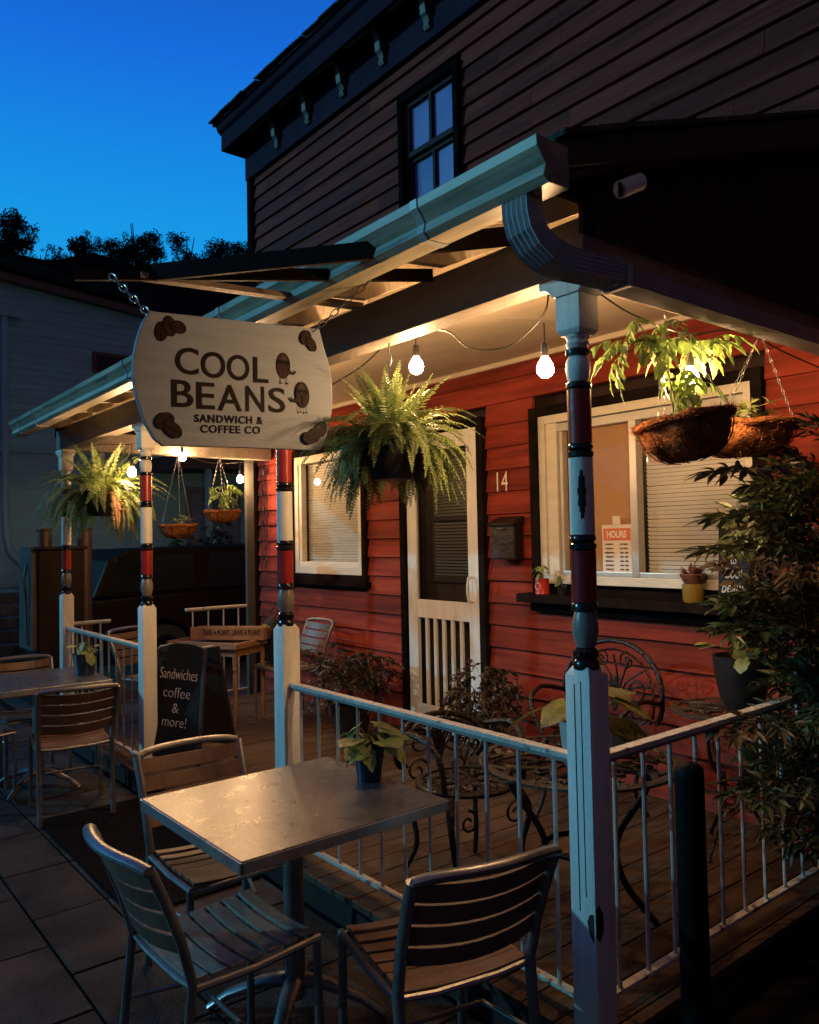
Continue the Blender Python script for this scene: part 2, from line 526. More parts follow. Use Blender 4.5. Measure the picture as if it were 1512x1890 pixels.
# ------------------------------------------------------------------ deck
deck = bpy.data.objects.new('porch_deck', None)
COL.objects.link(deck); deck['kind'] = 'structure'
x = -5.62
dk_meshes = []
while x < 0.08:
    w = 0.138
    MB().box(x + 0.003, min(x + w, 0.085) - 0.003, -0.08, 1.985, 0.112, 0.14 + rnd(-0.002, 0.001)).build('deck_board', DECK, deck, bevel=0.003)
    x += w
MB().box(-5.60, 0.065, -0.055, -0.03, -0.02, 0.11).build('deck_skirt', GABLE, deck)
MB().box(0.04, 0.065, -0.03, 1.98, -0.02, 0.11).build('deck_skirt', GABLE, deck)
MB().box(-5.60, -5.575, -0.03, 1.98, -0.02, 0.11).build('deck_skirt', GABLE, deck)

# ================================================================== HOUSE
house = thing('red_house', 'two storey red clapboard house with dark cornice and white screen door', 'house', (0, 2, 0))
HP = (0, 2, 0)
def H(name, mb, m, bevel=0, parent=None, smooth=False, kind=None):
    # coordinates are written in world metres, stored relative to the house base
    if parent is None:
        mb.v = [(a, b - 2, c) for a, b, c in mb.v]
        return mb.build(name, m, house, bevel, smooth, kind=kind)
    mb.v = [(a, b - 2, c) for a, b, c in mb.v]
    return mb.build(name, m, parent, bevel, smooth, kind=kind)

H('wall_core', MB().box(-5.93, 3.0, 2.20, 2.6, 0.0, 5.95), mat('sheathing', (0.03, 0.012, 0.012), 0.9))
def siding(z0, z1, h, xa, xb, holes):
    z = z0; i = 0
    while z < z1 - 0.01:
        zt = min(z + h, z1)
        segs = [(xa, xb)]
        for (hx0, hx1, hz0, hz1) in holes:
            if zt > hz0 + 0.01 and z < hz1 - 0.01:
                ns = []
                for a, b in segs:
                    if hx1 <= a or hx0 >= b: ns.append((a, b))
                    else:
                        if hx0 > a: ns.append((a, hx0))
                        if hx1 < b: ns.append((hx1, b))
                segs = ns
        for a, b in segs:
            if b - a < 0.03: continue
            # wide boards are butted like real clapboard
            cuts = [a]
            if b - a > 1.6 and z > 3:
                cc_ = a + rnd(0.3, 1.8)
                while cc_ < b - 0.3:
                    cuts.append(cc_); cc_ += rnd(1.3, 2.8)
            elif b - a > 1.5 and random.random() < 0.6:
                cuts.append(a + (b - a) * rnd(0.3, 0.7))
            cuts.append(b)
            for c0, c1 in zip(cuts[:-1], cuts[1:]):
                c0 += 0.0015; c1 -= 0.0015
                mbb = MB()
                n = max(1, int((c1 - c0) / 0.3))
                sec_f = []
                w1 = rnd(-0.002, 0.002)
                for k in range(n + 1):
                    xx = c0 + (c1 - c0) * k / n
                    wob = rnd(-0.0018, 0.0018)
                    wz = rnd(-0.0015, 0.0015)
                    sec_f.append((xx, wob, wz))
                for (xx, wob, wz) in sec_f:
                    mbb.v += [(xx, 2.031, z), (xx, 1.990 + wob, z + 0.002 + wz), (xx, 1.992 + wob, z + 0.012 + wz), (xx, 2.014 + w1, zt + 0.008), (xx, 2.031, zt + 0.008)]
                for k in range(n):
                    for q in range(5):
                        r_ = (q + 1) % 5
                        mbb.f.append([k * 5 + q, k * 5 + r_, (k + 1) * 5 + r_, (k + 1) * 5 + q])
                mbb.f.append([0, 1, 2, 3, 4]); mbb.f.append([n * 5 + q for q in (4, 3, 2, 1, 0)])
                H('siding_board', mbb, RED)
        z = zt; i += 1
DOOR = (-3.41, -2.45, 0.0, 2.505)
LW = (-5.14, -3.90, 1.28, 2.50)
BW = (-2.005, -0.405, 1.25, 2.495)
UW = (-3.335, -2.625, 4.245, 5.195)
siding(0.10, 2.84, 0.155, -5.83, 2.9, [DOOR, LW, BW])
siding(3.10, 5.49, 0.1435, -5.83, 2.9, [UW])
H('wall_sheathing', MB().box(-5.93, -5.14, 2.033, 2.19, 0, 2.84).box(-3.90, -3.44, 2.033, 2.19, 0, 2.84).box(-2.42, -2.03, 2.033, 2.19, 0, 2.84).box(-0.38, 3.0, 2.033, 2.19, 0, 2.84).box(-5.14, -3.90, 2.033, 2.19, 0, 1.28).box(-2.03, -0.38, 2.033, 2.19, 0, 1.25).box(-5.93, -3.36, 2.033, 2.19, 3.10, 5.49).box(-2.60, 3.0, 2.033, 2.19, 3.1, 5.49), MATS['sheathing'])
H('siding_band', MB().box(-5.83, 2.9, 2.0, 2.03, 2.84, 3.10), RED)
H('corner_board', MB().box(-5.95, -5.83, 1.975, 2.6, 0.0, 5.49), DARK, 0.004)
H('corner_board', MB().box(2.9, 3.02, 1.975, 2.6, 0.0, 5.49), DARK, 0.004)
# cornice
NAVY = mat('navy_trim', (0.038, 0.022, 0.040), 0.7, 0.15, 4, 0.1, spec=0.02)
H('frieze_board', MB().box(-5.96, 3.0, 1.965, 2.03, 5.49, 6.02), NAVY, 0.004)
H('cornice_soffit', MB().box(-6.06, 3.1, 1.79, 1.965, 5.90, 5.93), NAVY)
H('cornice_fascia', MB().box(-6.09, 3.1, 1.755, 1.79, 5.80, 5.98), NAVY, 0.006)
H('cornice_return', MB().box(-6.09, -6.06, 1.79, 2.6, 5.80, 5.98), NAVY, 0.006)
H('cornice_crown', MB().poly_prism([(1.77, 5.98), (1.73, 6.01), (1.715, 6.05), (1.715, 6.07), (2.0, 6.07), (2.0, 5.98)], lambda u, v, t: (t, u, v), -6.12, 3.1), NAVY)
H('roof_deck', MB().poly_prism([(1.69, 6.072), (1.69, 6.10), (2.6, 6.36), (2.6, 6.31)], lambda u, v, t: (t, u, v), -6.16, 3.1), ROOF)
x = -6.16
while x < 1.0:
    w = rnd(0.16, 0.3)
    H('edge_shingle', MB().obox((x + w / 2, 1.72 + rnd(-0.02, 0.01), 6.112 + rnd(0, 0.01)), (w / 2 - 0.004, 0, rnd(-0.006, 0.006)), (0, 0.07, 0.016), (0, -0.0015, 0.006)), MOSS)
    x += w
xb = -5.25
while xb < 0.6:
    prof = [(1.965, 5.56), (1.945, 5.56), (1.930, 5.59), (1.94, 5.62), (1.925, 5.65), (1.905, 5.67), (1.90, 5.71), (1.895, 5.76), (1.875, 5.81), (1.84, 5.835), (1.835, 5.855), (1.81, 5.865), (1.805, 5.90), (1.965, 5.90)]
    H('cornice_bracket', MB().poly_prism(prof, lambda u, v, t: (t, u, v), xb - 0.032, xb + 0.032), mat('bracket_paint', (0.15, 0.12, 0.10), 0.6), 0.003)
    H('vent_strip', MB().box(xb - 0.40, xb - 0.10, 1.845, 1.865, 5.870, 5.899).box(xb - 0.40, xb - 0.10, 1.88, 1.892, 5.878, 5.899), mat('aged_brass_paint', (0.45, 0.42, 0.22), 0.5))
    xb += 0.58
def framed(rect, w, y0, y1, m, name, parent=None, bevel=0.004):
    x0, x1, z0, z1 = rect
    H(name, MB().box(x0, x0 + w, y0, y1, z0, z1), m, bevel, parent)
    H(name, MB().box(x1 - w, x1, y0, y1, z0, z1), m, bevel, parent)
    H(name, MB().box(x0 + w, x1 - w, y0, y1, z1 - w, z1), m, bevel, parent)
    H(name, MB().box(x0 + w, x1 - w, y0, y1, z0, z0 + w), m, bevel, parent)
def blinds(x0, x1, z0, z1, y, parent, pitch_=0.0245, tilt=1.05):
    mbb = MB()
    z = z0
    while z < z1:
        mbb.obox(((x0 + x1) / 2, y, z), ((x1 - x0) / 2, 0, rnd(-.001, .001)), (0, 0.0115 * math.cos(tilt), -0.0115 * math.sin(tilt)), (0, 0.0004, 0.0006))
        z += pitch_
    H('blind_slats', mbb, BLIND, parent=parent, kind='stuff')
    c = MB()
    for xx in (x0 + (x1 - x0) * 0.12, x0 + (x1 - x0) * 0.88):
        c.box(xx - 0.0012, xx + 0.0012, y - 0.016, y - 0.0145, z0, z1)
    H('blind_cord', c, PAPER, parent=parent)
# left window
lw = H('window', MB().box(-5.08, -3.96, 2.10, 2.12, 1.36, 2.44), mat('room_dark', (0.02, 0.016, 0.012), 0.9))
framed(LW, 0.055, 1.965, 2.03, DARK, 'casing', lw)
framed((-5.085, -3.955, 1.335, 2.445), 0.07, 1.985, 2.06, CREAM, 'sash', lw)
H('sash_rail', MB().box(-5.015, -4.025, 1.99, 2.05, 1.405, 1.445), CREAM, 0.003, lw)
H('sash', MB().box(-5.015, -4.965, 1.995, 2.05, 1.445, 2.375), CREAM, 0.003, lw)
blinds(-4.96, -4.03, 1.45, 2.37, 2.075, lw)
H('pane', MB().sheet(-5.012, -4.028, 2.042, 1.407, 2.373), GLASS, parent=lw)
H('window_sill', MB().box(-5.18, -3.86, 1.93, 2.0, 1.235, 1.283), DARK, 0.005, lw)
# big window
bw = H('window', MB().box(-1.95, -0.46, 2.14, 2.16, 1.30, 2.46), MATS['room_dark'])
framed(BW, 0.062, 1.96, 2.03, DARK, 'casing', bw)
framed((-1.945, -0.465, 1.335, 2.435), 0.055, 1.985, 2.07, CREAM, 'sash', bw)
H('sash', MB().box(-1.89, -1.80, 2.0, 2.07, 1.39, 2.38), CREAM, 0.003, bw)
H('sash', MB().box(-1.785, -1.76, 2.01, 2.06, 1.39, 2.34), ALU, 0.003, bw)
H('sash', MB().box(-1.80, -0.52, 2.0, 2.06, 2.32, 2.375), ALU, 0.004, bw)
H('sash', MB().box(-1.235, -1.185, 1.985, 2.05, 1.39, 2.325), ALU, 0.004, bw)
H('sash', MB().box(-1.76, -0.52, 1.99, 2.06, 1.39, 1.42), ALU, 0.004, bw)
H('shade_board', MB().box(-1.76, -1.235, 2.066, 2.074, 1.42, 2.32), BOARD, 0.002, bw)
blinds(-1.183, -0.525, 1.425, 2.32, 2.085, bw)
H('pane', MB().sheet(-1.186, -0.522, 2.042, 1.42, 2.32), GLASS, parent=bw)
H('pane', MB().sheet(-1.76, -1.237, 2.024, 1.42, 2.32), GLASS, parent=bw)
H('window_sill', MB().box(-2.06, -0.35, 1.86, 2.0, 1.215, 1.27), DARK, 0.006, bw)
H('window_apron', MB().box(-2.02, -0.39, 1.955, 2.0, 1.15, 1.215), DARK, 0.004, bw)
# upper window
uw = H('window', MB().box(-3.30, -2.66, 2.10, 2.12, 4.26, 5.18), MATS['room_dark'])
framed(UW, 0.052, 1.955, 2.03, DARK, 'casing', uw)
WFR = mat('dark_sash', (0.06, 0.035, 0.035), 0.6, spec=0.05)
framed((-3.285, -2.675, 4.69, 5.145), 0.045, 2.0, 2.05, WFR, 'sash', uw)
framed((-3.285, -2.675, 4.295, 4.70), 0.045, 2.03, 2.07, WFR, 'sash', uw)
H('glazing_bar', MB().box(-2.995, -2.965, 2.0, 2.05, 4.735, 5.10), WFR, 0.002, uw)
H('glazing_bar', MB().box(-2.995, -2.965, 2.03, 2.07, 4.34, 4.655), WFR, 0.002, uw)
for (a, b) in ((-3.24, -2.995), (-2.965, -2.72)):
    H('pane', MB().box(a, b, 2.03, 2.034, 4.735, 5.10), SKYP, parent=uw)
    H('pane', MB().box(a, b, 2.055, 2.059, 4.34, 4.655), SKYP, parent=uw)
# door
H('door_casing', MB().box(-3.41, -3.35, 1.955, 2.03, 0.14, 2.505), DARK, 0.004)
H('door_casing', MB().box(-2.51, -2.45, 1.955, 2.03, 0.14, 2.505), DARK, 0.004)
H('door_casing', MB().box(-3.35, -2.51, 1.955, 2.03, 2.45, 2.505), DARK, 0.004)
inner = H('inner_door', MB().box(-3.34, -2.52, 2.12, 2.16, 0.15, 2.44), INNER)
framed((-3.20, -2.66, 1.30, 2.30), 0.05, 2.095, 2.12, mat('inner_frame', (0.16, 0.12, 0.09), 0.5), 'door_light_frame', inner)
H('door_light_frame', MB().box(-3.15, -2.71, 2.095, 2.12, 1.78, 1.81), MATS['inner_frame'], 0.002, inner)
H('pane', MB().box(-3.15, -2.71, 2.105, 2.109, 1.35, 2.25), CARG, parent=inner)
blinds(-3.148, -2.712, 1.36, 1.775, 2.102, inner)
blinds(-3.148, -2.712, 1.82, 2.24, 2.102, inner)
H('door_panel', MB().box(-3.20, -2.98, 2.11, 2.12, 0.35, 1.15).box(-2.92, -2.66, 2.11, 2.12, 0.35, 1.15), MATS['inner_frame'], 0.003, inner)
H('door_jamb', MB().box(-3.36, -3.335, 2.03, 2.16, 0.14, 2.45).box(-2.525, -2.50, 2.03, 2.16, 0.14, 2.45), DARK)
sdoor = H('screen_door', MB().box(-3.335, -3.225, 1.975, 2.01, 0.165, 2.44), WHITE, 0.004)
H('stile', MB().box(-2.635, -2.525, 1.975, 2.01, 0.165, 2.44), WHITE, 0.004, sdoor)
H('rail', MB().box(-3.225, -2.635, 1.977, 2.008, 2.32, 2.44), WHITE, 0.003, sdoor)
H('rail', MB().box(-3.225, -2.635, 1.977, 2.008, 1.03, 1.17), WHITE, 0.003, sdoor)
H('rail', MB().box(-3.225, -2.635, 1.977, 2.008, 0.165, 0.36), WHITE, 0.003, sdoor)
for k in range(5):
    xx = -3.225 + 0.59 * (k + 1) / 6
    H('baluster', MB().box(xx - 0.015, xx + 0.015, 1.980, 2.004, 0.36, 1.03), WHITE, 0.006, sdoor)
H('screen', MB().sheet(-3.225, -2.635, 1.993, 1.17, 2.32), SCREENG, parent=sdoor)
H('screen', MB().sheet(-3.225, -2.635, 2.0065, 0.36, 1.03), SCREENG, parent=sdoor)
H('handle', MB().tube([(-2.59, 1.975, 1.36), (-2.59, 1.93, 1.355), (-2.59, 1.92, 1.30), (-2.59, 1.92, 1.24), (-2.59, 1.93, 1.185), (-2.59, 1.975, 1.18)], 0.008), WHITE, parent=sdoor, smooth=True)
H('sticker', MB().box(-2.70, -2.64, 1.989, 1.991, 1.19, 1.25), INK, parent=sdoor)
H('threshold', MB().box(-3.35, -2.51, 1.95, 2.10, 0.14, 0.163), DARK, 0.004)
# house number
num = thing('house_number', 'thin pale metal 14 fixed to the red boards right of the screen door', 'house number', (-2.28, 1.985, 2.03))
text('14', 0.2, mat('pale_metal', (0.6, 0.55, 0.45), 0.3), num, (0, 0, 0), (1, 0, 0), (0, 0, 1), offset=-0.002, width=0.105, height=0.135, name='digits')
# mailbox
mb_ = thing('mailbox', 'black wall mounted mailbox under the number 14', 'mailbox', (-2.20, 1.96, 1.63))
MB().box(-0.115, 0.115, -0.075, 0.02, -0.14, 0.10).build('body', MAILB, mb_, bevel=0.012)
MB().poly_prism([(-0.09, 0.085), (-0.095, 0.105), (0.02, 0.155), (0.022, 0.105)], lambda u, v, t: (t, u, v), -0.122, 0.122).build('lid', MAILB, mb_, bevel=0.004)
MB().tube([(-0.03, -0.092, 0.07), (0.03, -0.092, 0.07)], 0.006).build('latch', STEEL, mb_)

# ================================================================== PORCH
porch = thing('porch', 'open porch with turned posts, grey gutter and shed roof along the red house', 'porch', (0, 0, 0.14))
def Pm(name, mb, m, bevel=0, parent=None, smooth=False, kind=None):
    mb.v = [(a, b, c - 0.14) for a, b, c in mb.v]
    return mb.build(name, m, parent or porch, bevel, smooth, kind=kind)
PX = [0.0, -1.84, -3.68, -5.52]
# posts: all alike, so one set of meshes is shared
def post_meshes():
    w = 0.047
    parts = []
    def blk(z0, z1, ch_top, ch_bot):
        b = MB()
        c = 0.030
        prof = []
        if ch_bot: prof += [(0.036, z0 - 0.012), (w, z0 + 0.004)]
        else: prof += [(w, z0)]
        if ch_top: prof += [(w, z1 - 0.02), (c, z1 + 0.008)]
        else: prof += [(w, z1)]
        n = 4
        for (r_, z) in prof:
            b.v += [(-r_, -r_, z), (r_, -r_, z), (r_, r_, z), (-r_, r_, z)]
        for i in range(len(prof) - 1):
            for k in range(4):
                j = (k + 1) % 4
                b.f.append([i * 4 + k, i * 4 + j, i * 4 + 4 + j, i * 4 + 4 + k])
        b.f.append([0, 3, 2, 1]); e = (len(prof) - 1) * 4
        b.f.append([e, e + 1, e + 2, e + 3])
        return b
    parts.append(('lower_block', blk(0.0, 1.095, True, False), WHITE, 0.004))
    def lat(prof): return MB().lathe([(r, z - 0.14) for r, z in prof], seg=24)
    parts.append(('foot_ring', lat([(0.030, 1.225), (0.040, 1.232), (0.042, 1.25), (0.034, 1.262), (0.040, 1.272), (0.041, 1.288), (0.030, 1.30)]), GLOSSBLK, 0))
    parts.append(('vase', lat([(0.029, 1.30), (0.034, 1.315), (0.041, 1.345), (0.040, 1.375), (0.034, 1.40), (0.031, 1.41)]), POSTGREY, 0))
    parts.append(('ring', lat([(0.033, 1.41), (0.041, 1.416), (0.041, 1.432), (0.036, 1.44)]), GLOSSBLK, 0))
    parts.append(('red_drum', lat([(0.039, 1.44), (0.0395, 1.53), (0.040, 1.60)]), POSTRED, 0))
    parts.append(('ring', lat([(0.036, 1.60), (0.042, 1.606), (0.042, 1.62), (0.035, 1.627), (0.041, 1.633), (0.041, 1.645), (0.037, 1.65)]), GLOSSBLK, 0))
    parts.append(('white_drum', lat([(0.039, 1.65), (0.0385, 1.78), (0.038, 1.89)]), WHITE, 0))
    parts.append(('ring', lat([(0.035, 1.89), (0.041, 1.896), (0.041, 1.908), (0.034, 1.914), (0.040, 1.920), (0.040, 1.930), (0.036, 1.935)]), GLOSSBLK, 0))
    parts.append(('red_drum', lat([(0.0375, 1.935), (0.0375, 2.02), (0.038, 2.105)]), POSTRED, 0))
    parts.append(('ring', lat([(0.034, 2.105), (0.041, 2.112), (0.041, 2.124), (0.034, 2.13)]), GLOSSBLK, 0))
    parts.append(('vase', lat([(0.031, 2.13), (0.036, 2.145), (0.040, 2.17), (0.038, 2.195), (0.030, 2.21)]), WHITE, 0))
    parts.append(('ring', lat([(0.031, 2.21), (0.040, 2.216), (0.040, 2.23), (0.031, 2.236)]), GLOSSBLK, 0))
    parts.append(('neck', lat([(0.031, 2.236), (0.037, 2.25), (0.033, 2.262), (0.038, 2.272), (0.034, 2.285)]), WHITE, 0))
    parts.append(('upper_block', blk(2.288 - 0.14, 2.440 - 0.14, False, True), WHITE, 0.003))
    parts.append(('capital', MB().poly_prism([(-0.050, 2.40 - 0.14), (-0.075, 2.428 - 0.14), (-0.105, 2.434 - 0.14), (-0.108, 2.459 - 0.14), (0.108, 2.459 - 0.14), (0.105, 2.434 - 0.14), (0.075, 2.428 - 0.14), (0.050, 2.40 - 0.14)], lambda u, v, t: (u, t, v), -0.055, 0.055), WHITE, 0.003))
    return [(n, b.mesh(n, mm, bv, True), mm) for n, b, mm, bv in parts]
PMESH = post_meshes()
for i, px in enumerate(PX):
    p0 = link('post', PMESH[0][1], porch, (px, 0, 0))
    for n, me, mm in PMESH[1:]:
        link(n, me, p0)
# bare wood scar and slit on the near post, screw strip
Pm('peeled_patch', MB().poly_prism([(0.022, 0.44), (0.012, 0.475), (0.022, 0.50), (0.036, 0.505), (0.038, 0.455), (0.034, 0.42)], lambda u, v, t: (u * 1.0 + 0.004, t, v), -0.0485, -0.0475), mat('bare_dark_wood', (0.02, 0.012, 0.01), 0.9))
Pm('peeled_patch', MB().poly_prism([(-0.046, 0.44), (-0.046, 0.52), (-0.03, 0.53), (-0.012, 0.50), (-0.01, 0.45), (-0.03, 0.42)], lambda u, v, t: (t, u, v), 0.0475, 0.0485), MATS['bare_dark_wood'])
Pm('peeled_patch', MB().lathe([(0.0386, 1.705), (0.0392, 1.72), (0.0394, 1.78), (0.0392, 1.835), (0.0386, 1.85)], seg=48, cap=False), MATS['bare_dark_wood']) if 0 else None
po_ = MB()
for i_ in range(8):
    zz = 1.70 + 0.15 * i_ / 8
    hw = 0.36 * math.sin(PI * (i_ + 0.5) / 8) ** 0.6 * (0.8 if i_ % 2 else 1.0)
    a0 = R(-50)
    for j_ in range(4):
        t0 = a0 - hw + 2 * hw * j_ / 4; t1 = a0 - hw + 2 * hw * (j_ + 1) / 4
        rr = 0.0396
        po_.quad((rr * math.cos(t0), rr * math.sin(t0), zz), (rr * math.cos(t1), rr * math.sin(t1), zz), (rr * math.cos(t1), rr * math.sin(t1), zz + 0.0188), (rr * math.cos(t0), rr * math.sin(t0), zz + 0.0188))
Pm('peeled_patch', po_, MATS['bare_dark_wood'])
Pm('post_seam', MB().box(-0.012, -0.0095, -0.0486, -0.0465, 0.50, 1.19).box(0.013, 0.0150, -0.0486, -0.0465, 0.55, 1.20), MATS['bare_dark_wood'])
# header beams
Pm('header_beam', MB().box(-5.60, 0.075, -0.055, 0.055, 2.46, 2.625), HEAD, 0.004)
Pm('header_beam', MB().box(-0.045, 0.065, 0.055, 1.96, 2.46, 2.625), HEAD, 0.004)
Pm('header_beam', MB().box(-5.585, -5.475, 0.055, 1.96, 2.46, 2.625), HEAD, 0.004)
Pm('half_post', MB().box(-5.60, -5.55, 1.72, 1.80, 0.14, 2.46), mat('grey_green_paint', (0.045, 0.042, 0.036), 0.7), 0.004)
# ceiling panels, sloped up to the wall
for k in range(5):
    xa = -5.47 + k * 1.086
    Pm('ceiling_panel', MB().poly_prism([(0.30, 2.668), (1.985, 2.862), (1.985, 2.874), (0.30, 2.680)], lambda u, v, t: (t, u, v), xa + 0.003, xa + 1.083), CEIL)
Pm('ceiling_fascia', MB().box(-5.47, -0.05, 0.30, 0.315, 2.672, 2.890), CEIL)
Pm('ceiling_mould', MB().box(-5.47, -0.05, 1.955, 1.985, 2.825, 2.858), CEIL, 0.004)
# boards of the eave, laid crosswise, seen from below and lit through the gap over the header
x = -5.62
while x < 0.05:
    w = 0.135
    zt = rnd(0, 0.006)
    Pm('soffit_board', MB().poly_prism([(-0.27, 2.690 + zt), (0.298, 2.886 + zt), (0.298, 2.896 + zt), (-0.27, 2.700 + zt)], lambda u, v, t: (t, u, v), x + 0.003, min(x + w, 0.062) - 0.003), SOFF)
    x += w
for k in range(12):
    xr = -5.45 + k * 0.49
    if xr > 0.1: break
    Pm('rafter_tail', MB().poly_prism([(-0.268, 2.620), (-0.062, 2.640), (0.29, 2.80), (0.29, 2.882), (-0.268, 2.689)], lambda u, v, t: (t, u, v), xr - 0.019, xr + 0.019), SOFF)
# roof
Pm('roof_slab', MB().poly_prism([(-0.33, 2.70), (-0.33, 2.725), (1.99, 3.56), (1.99, 3.50)], lambda u, v, t: (t, u, v), -5.74, 0.205), ROOF)
for xx, sgn in ((0.067, 1), (-5.622, -1)):
    k = 0
    n = 9
    for k in range(n):
        ya = -0.25 + k * (2.23 / n); yb = ya + 2.23 / n - 0.004
        za = 2.70 + (ya + 0.33) * 0.352; zb = 2.70 + (yb + 0.33) * 0.352
        Pm('gable_board', MB().poly_prism([(ya, 2.57), (yb, 2.57), (yb, zb - 0.01), (ya, za - 0.01)] if ya > -0.07 else [(ya, 2.66), (-0.062, 2.66), (-0.062, 2.57), (yb, 2.57), (yb, zb - 0.01), (ya, za - 0.01)], lambda u, v, t: (t, u, v), xx, xx + 0.02), GABLE)
Pm('rake_board', MB().poly_prism([(-0.30, 2.66), (-0.30, 2.712), (1.99, 3.515), (1.99, 3.43)], lambda u, v, t: (t, u, v), 0.180, 0.203), mat('rake_paint', (0.045, 0.035, 0.032), 0.8), 0.003)
Pm('rake_soffit', MB().poly_prism([(-0.28, 2.655), (-0.28, 2.665), (1.99, 3.46), (1.99, 3.45)], lambda u, v, t: (t, u, v), 0.096, 0.179), GABLE)
y = -0.30
while y < 1.95:
    d = rnd(0.10, 0.16)
    Pm('rake_shingle', MB().obox((0.17, y + d / 2, 2.742 + (y + d / 2 + 0.33) * 0.36), (0.055 + rnd(-0.006, 0.006), 0, 0), (0, d / 2, d / 2 * 0.36), (0, -0.002, 0.007)), MOSS)
    y += d
# gutter (K style section) in lengths joined by slip straps
sec = [(-0.282, 2.70), (-0.282, 2.585), (-0.365, 2.582), (-0.385, 2.60), (-0.378, 2.63), (-0.395, 2.655), (-0.41, 2.672), (-0.412, 2.70), (-0.398, 2.705), (-0.398, 2.695), (-0.402, 2.675), (-0.372, 2.632), (-0.375, 2.605), (-0.362, 2.592), (-0.290, 2.594), (-0.290, 2.70)]
cuts = [(-5.68, -4.95), (-4.95, -2.95), (-2.95, -0.30), (-0.30, 0.21)]
for a, b in cuts:
    Pm('gutter', MB().poly_prism(sec, lambda u, v, t: (t, u, v + 0.012 * (t + 2.7) / 2.9), a, b), GUT)
for xe in (-5.683, 0.210):
    Pm('gutter_end_cap', MB().poly_prism([sec[i] for i in (0, 1, 2, 3, 4, 5, 6, 7)], lambda u, v, t: (t, u * 1.004 - 0.0, v + 0.012 * (xe + 2.7) / 2.9), xe, xe + 0.004), GUT, 0.001)
for xs in (-4.95, -2.95, -0.30, -5.45, -1.7):
    s2 = [(u - 0.004 if u < -0.33 else u, v - 0.003 if v < 2.6 else v) for u, v in [sec[i] for i in (1, 2, 3, 4, 5, 6, 7, 8)]]
    s3 = [(u + 0.004 if u < -0.33 else u, v + 0.004 if v < 2.6 else v) for u, v in s2][::-1]
    Pm('gutter_strap', MB().poly_prism(s2 + s3, lambda u, v, t: (t, u, v + 0.012 * (xs + 2.7) / 2.9), xs - 0.016, xs + 0.016), GUTB)
# downspout: ribbed section swept from the gutter outlet round the corner and back along the side
def rib_sec(w, h, n=5, d=0.005):
    pts = []
    for sd_ in range(4):
        for k in range(n * 2):
            t = -1 + 2 * k / (n * 2)
            dd = d if k % 2 else 0
            if sd_ == 0: pts.append((t * w / 2, -h / 2 + dd))
            if sd_ == 1: pts.append((w / 2 - dd, t * h / 2))
            if sd_ == 2: pts.append((-t * w / 2, h / 2 - dd))
            if sd_ == 3: pts.append((-w / 2 + dd, -t * h / 2))
    return pts
path = [((0.085, -0.335, 2.60)), ((0.086, -0.334, 2.55)), ((0.090, -0.325, 2.51)), ((0.097, -0.300, 2.475)), ((0.108, -0.262, 2.448)), ((0.122, -0.20, 2.432)), ((0.140, -0.10, 2.430)), ((0.150, 0.0, 2.430))]
frames = []
for i, p in enumerate(path):
    a = Vector(path[max(0, i - 1)]); b = Vector(path[min(len(path) - 1, i + 1)])
    t = (b - a).normalized()
    A = Vector((1, 0, 0)); A = (A - t * A.dot(t)).normalized()
    B = t.cross(A)
    frames.append((p, A, B))
ds = Pm('downspout', MB().sweep(rib_sec(0.095, 0.066, 5, 0.007), frames), GUTB)
fr2 = [((0.150, yy, 2.420 - 0.006 * yy), (1, 0, 0), (0, 0, 1)) for yy in (-0.02, 0.5, 1.0, 1.5, 1.96)]
Pm('downspout_run', MB().sweep(rib_sec(0.090, 0.058, 5, 0.007), fr2), GUTB)
Pm('downspout_strap', MB().box(0.102, 0.199, 0.0, 0.02, 2.386, 2.455), GUTB, 0.002)
Pm('vent_pipe', MB().tube([(0.13, -0.055, 2.79), (0.20, -0.035, 2.665), (0.215, 0.045, 2.705)][1:], 0.026, 20), PVC, smooth=True)
Pm('vent_pipe_mouth', MB().tube([(0.1985, -0.0372, 2.6643), (0.1997, -0.0353, 2.6649)], 0.021, 20), DARK)
# bracket carrying the hanging sign: three boards on edge from the header to one outer point
br = thing('sign_bracket', 'three dark boards fanning out from the porch header to one point above the hanging sign', 'sign bracket', (-0.62, -0.06, 2.6))
def rel(o, mb):
    l = o.location
    mb.v = [(a - l[0], b - l[1], c - l[2]) for a, b, c in mb.v]
    return mb
BRM = mat('bracket_board', (0.025, 0.017, 0.014), 0.6, 0.2, 4, 0.15, spec=0.05, stretch=(1, 1, 1))
rel(br, MB().beam((-0.62, -0.06, 2.628), (-1.36, -1.13, 2.625), 0.02, 0.045)).build('beam', BRM, br, bevel=0.002)
rel(br, MB().beam((-0.17, -0.06, 2.640), (-1.20, -0.90, 2.632), 0.02, 0.062)).build('beam', BRM, br, bevel=0.002)
rel(br, MB().beam((-1.08, -0.06, 2.620), (-1.23, -0.94, 2.620), 0.05, 0.022)).build('beam', mat('bracket_board_worn', (0.20, 0.13, 0.09), 0.6, 0.2, 8, 0.1), br, bevel=0.002)

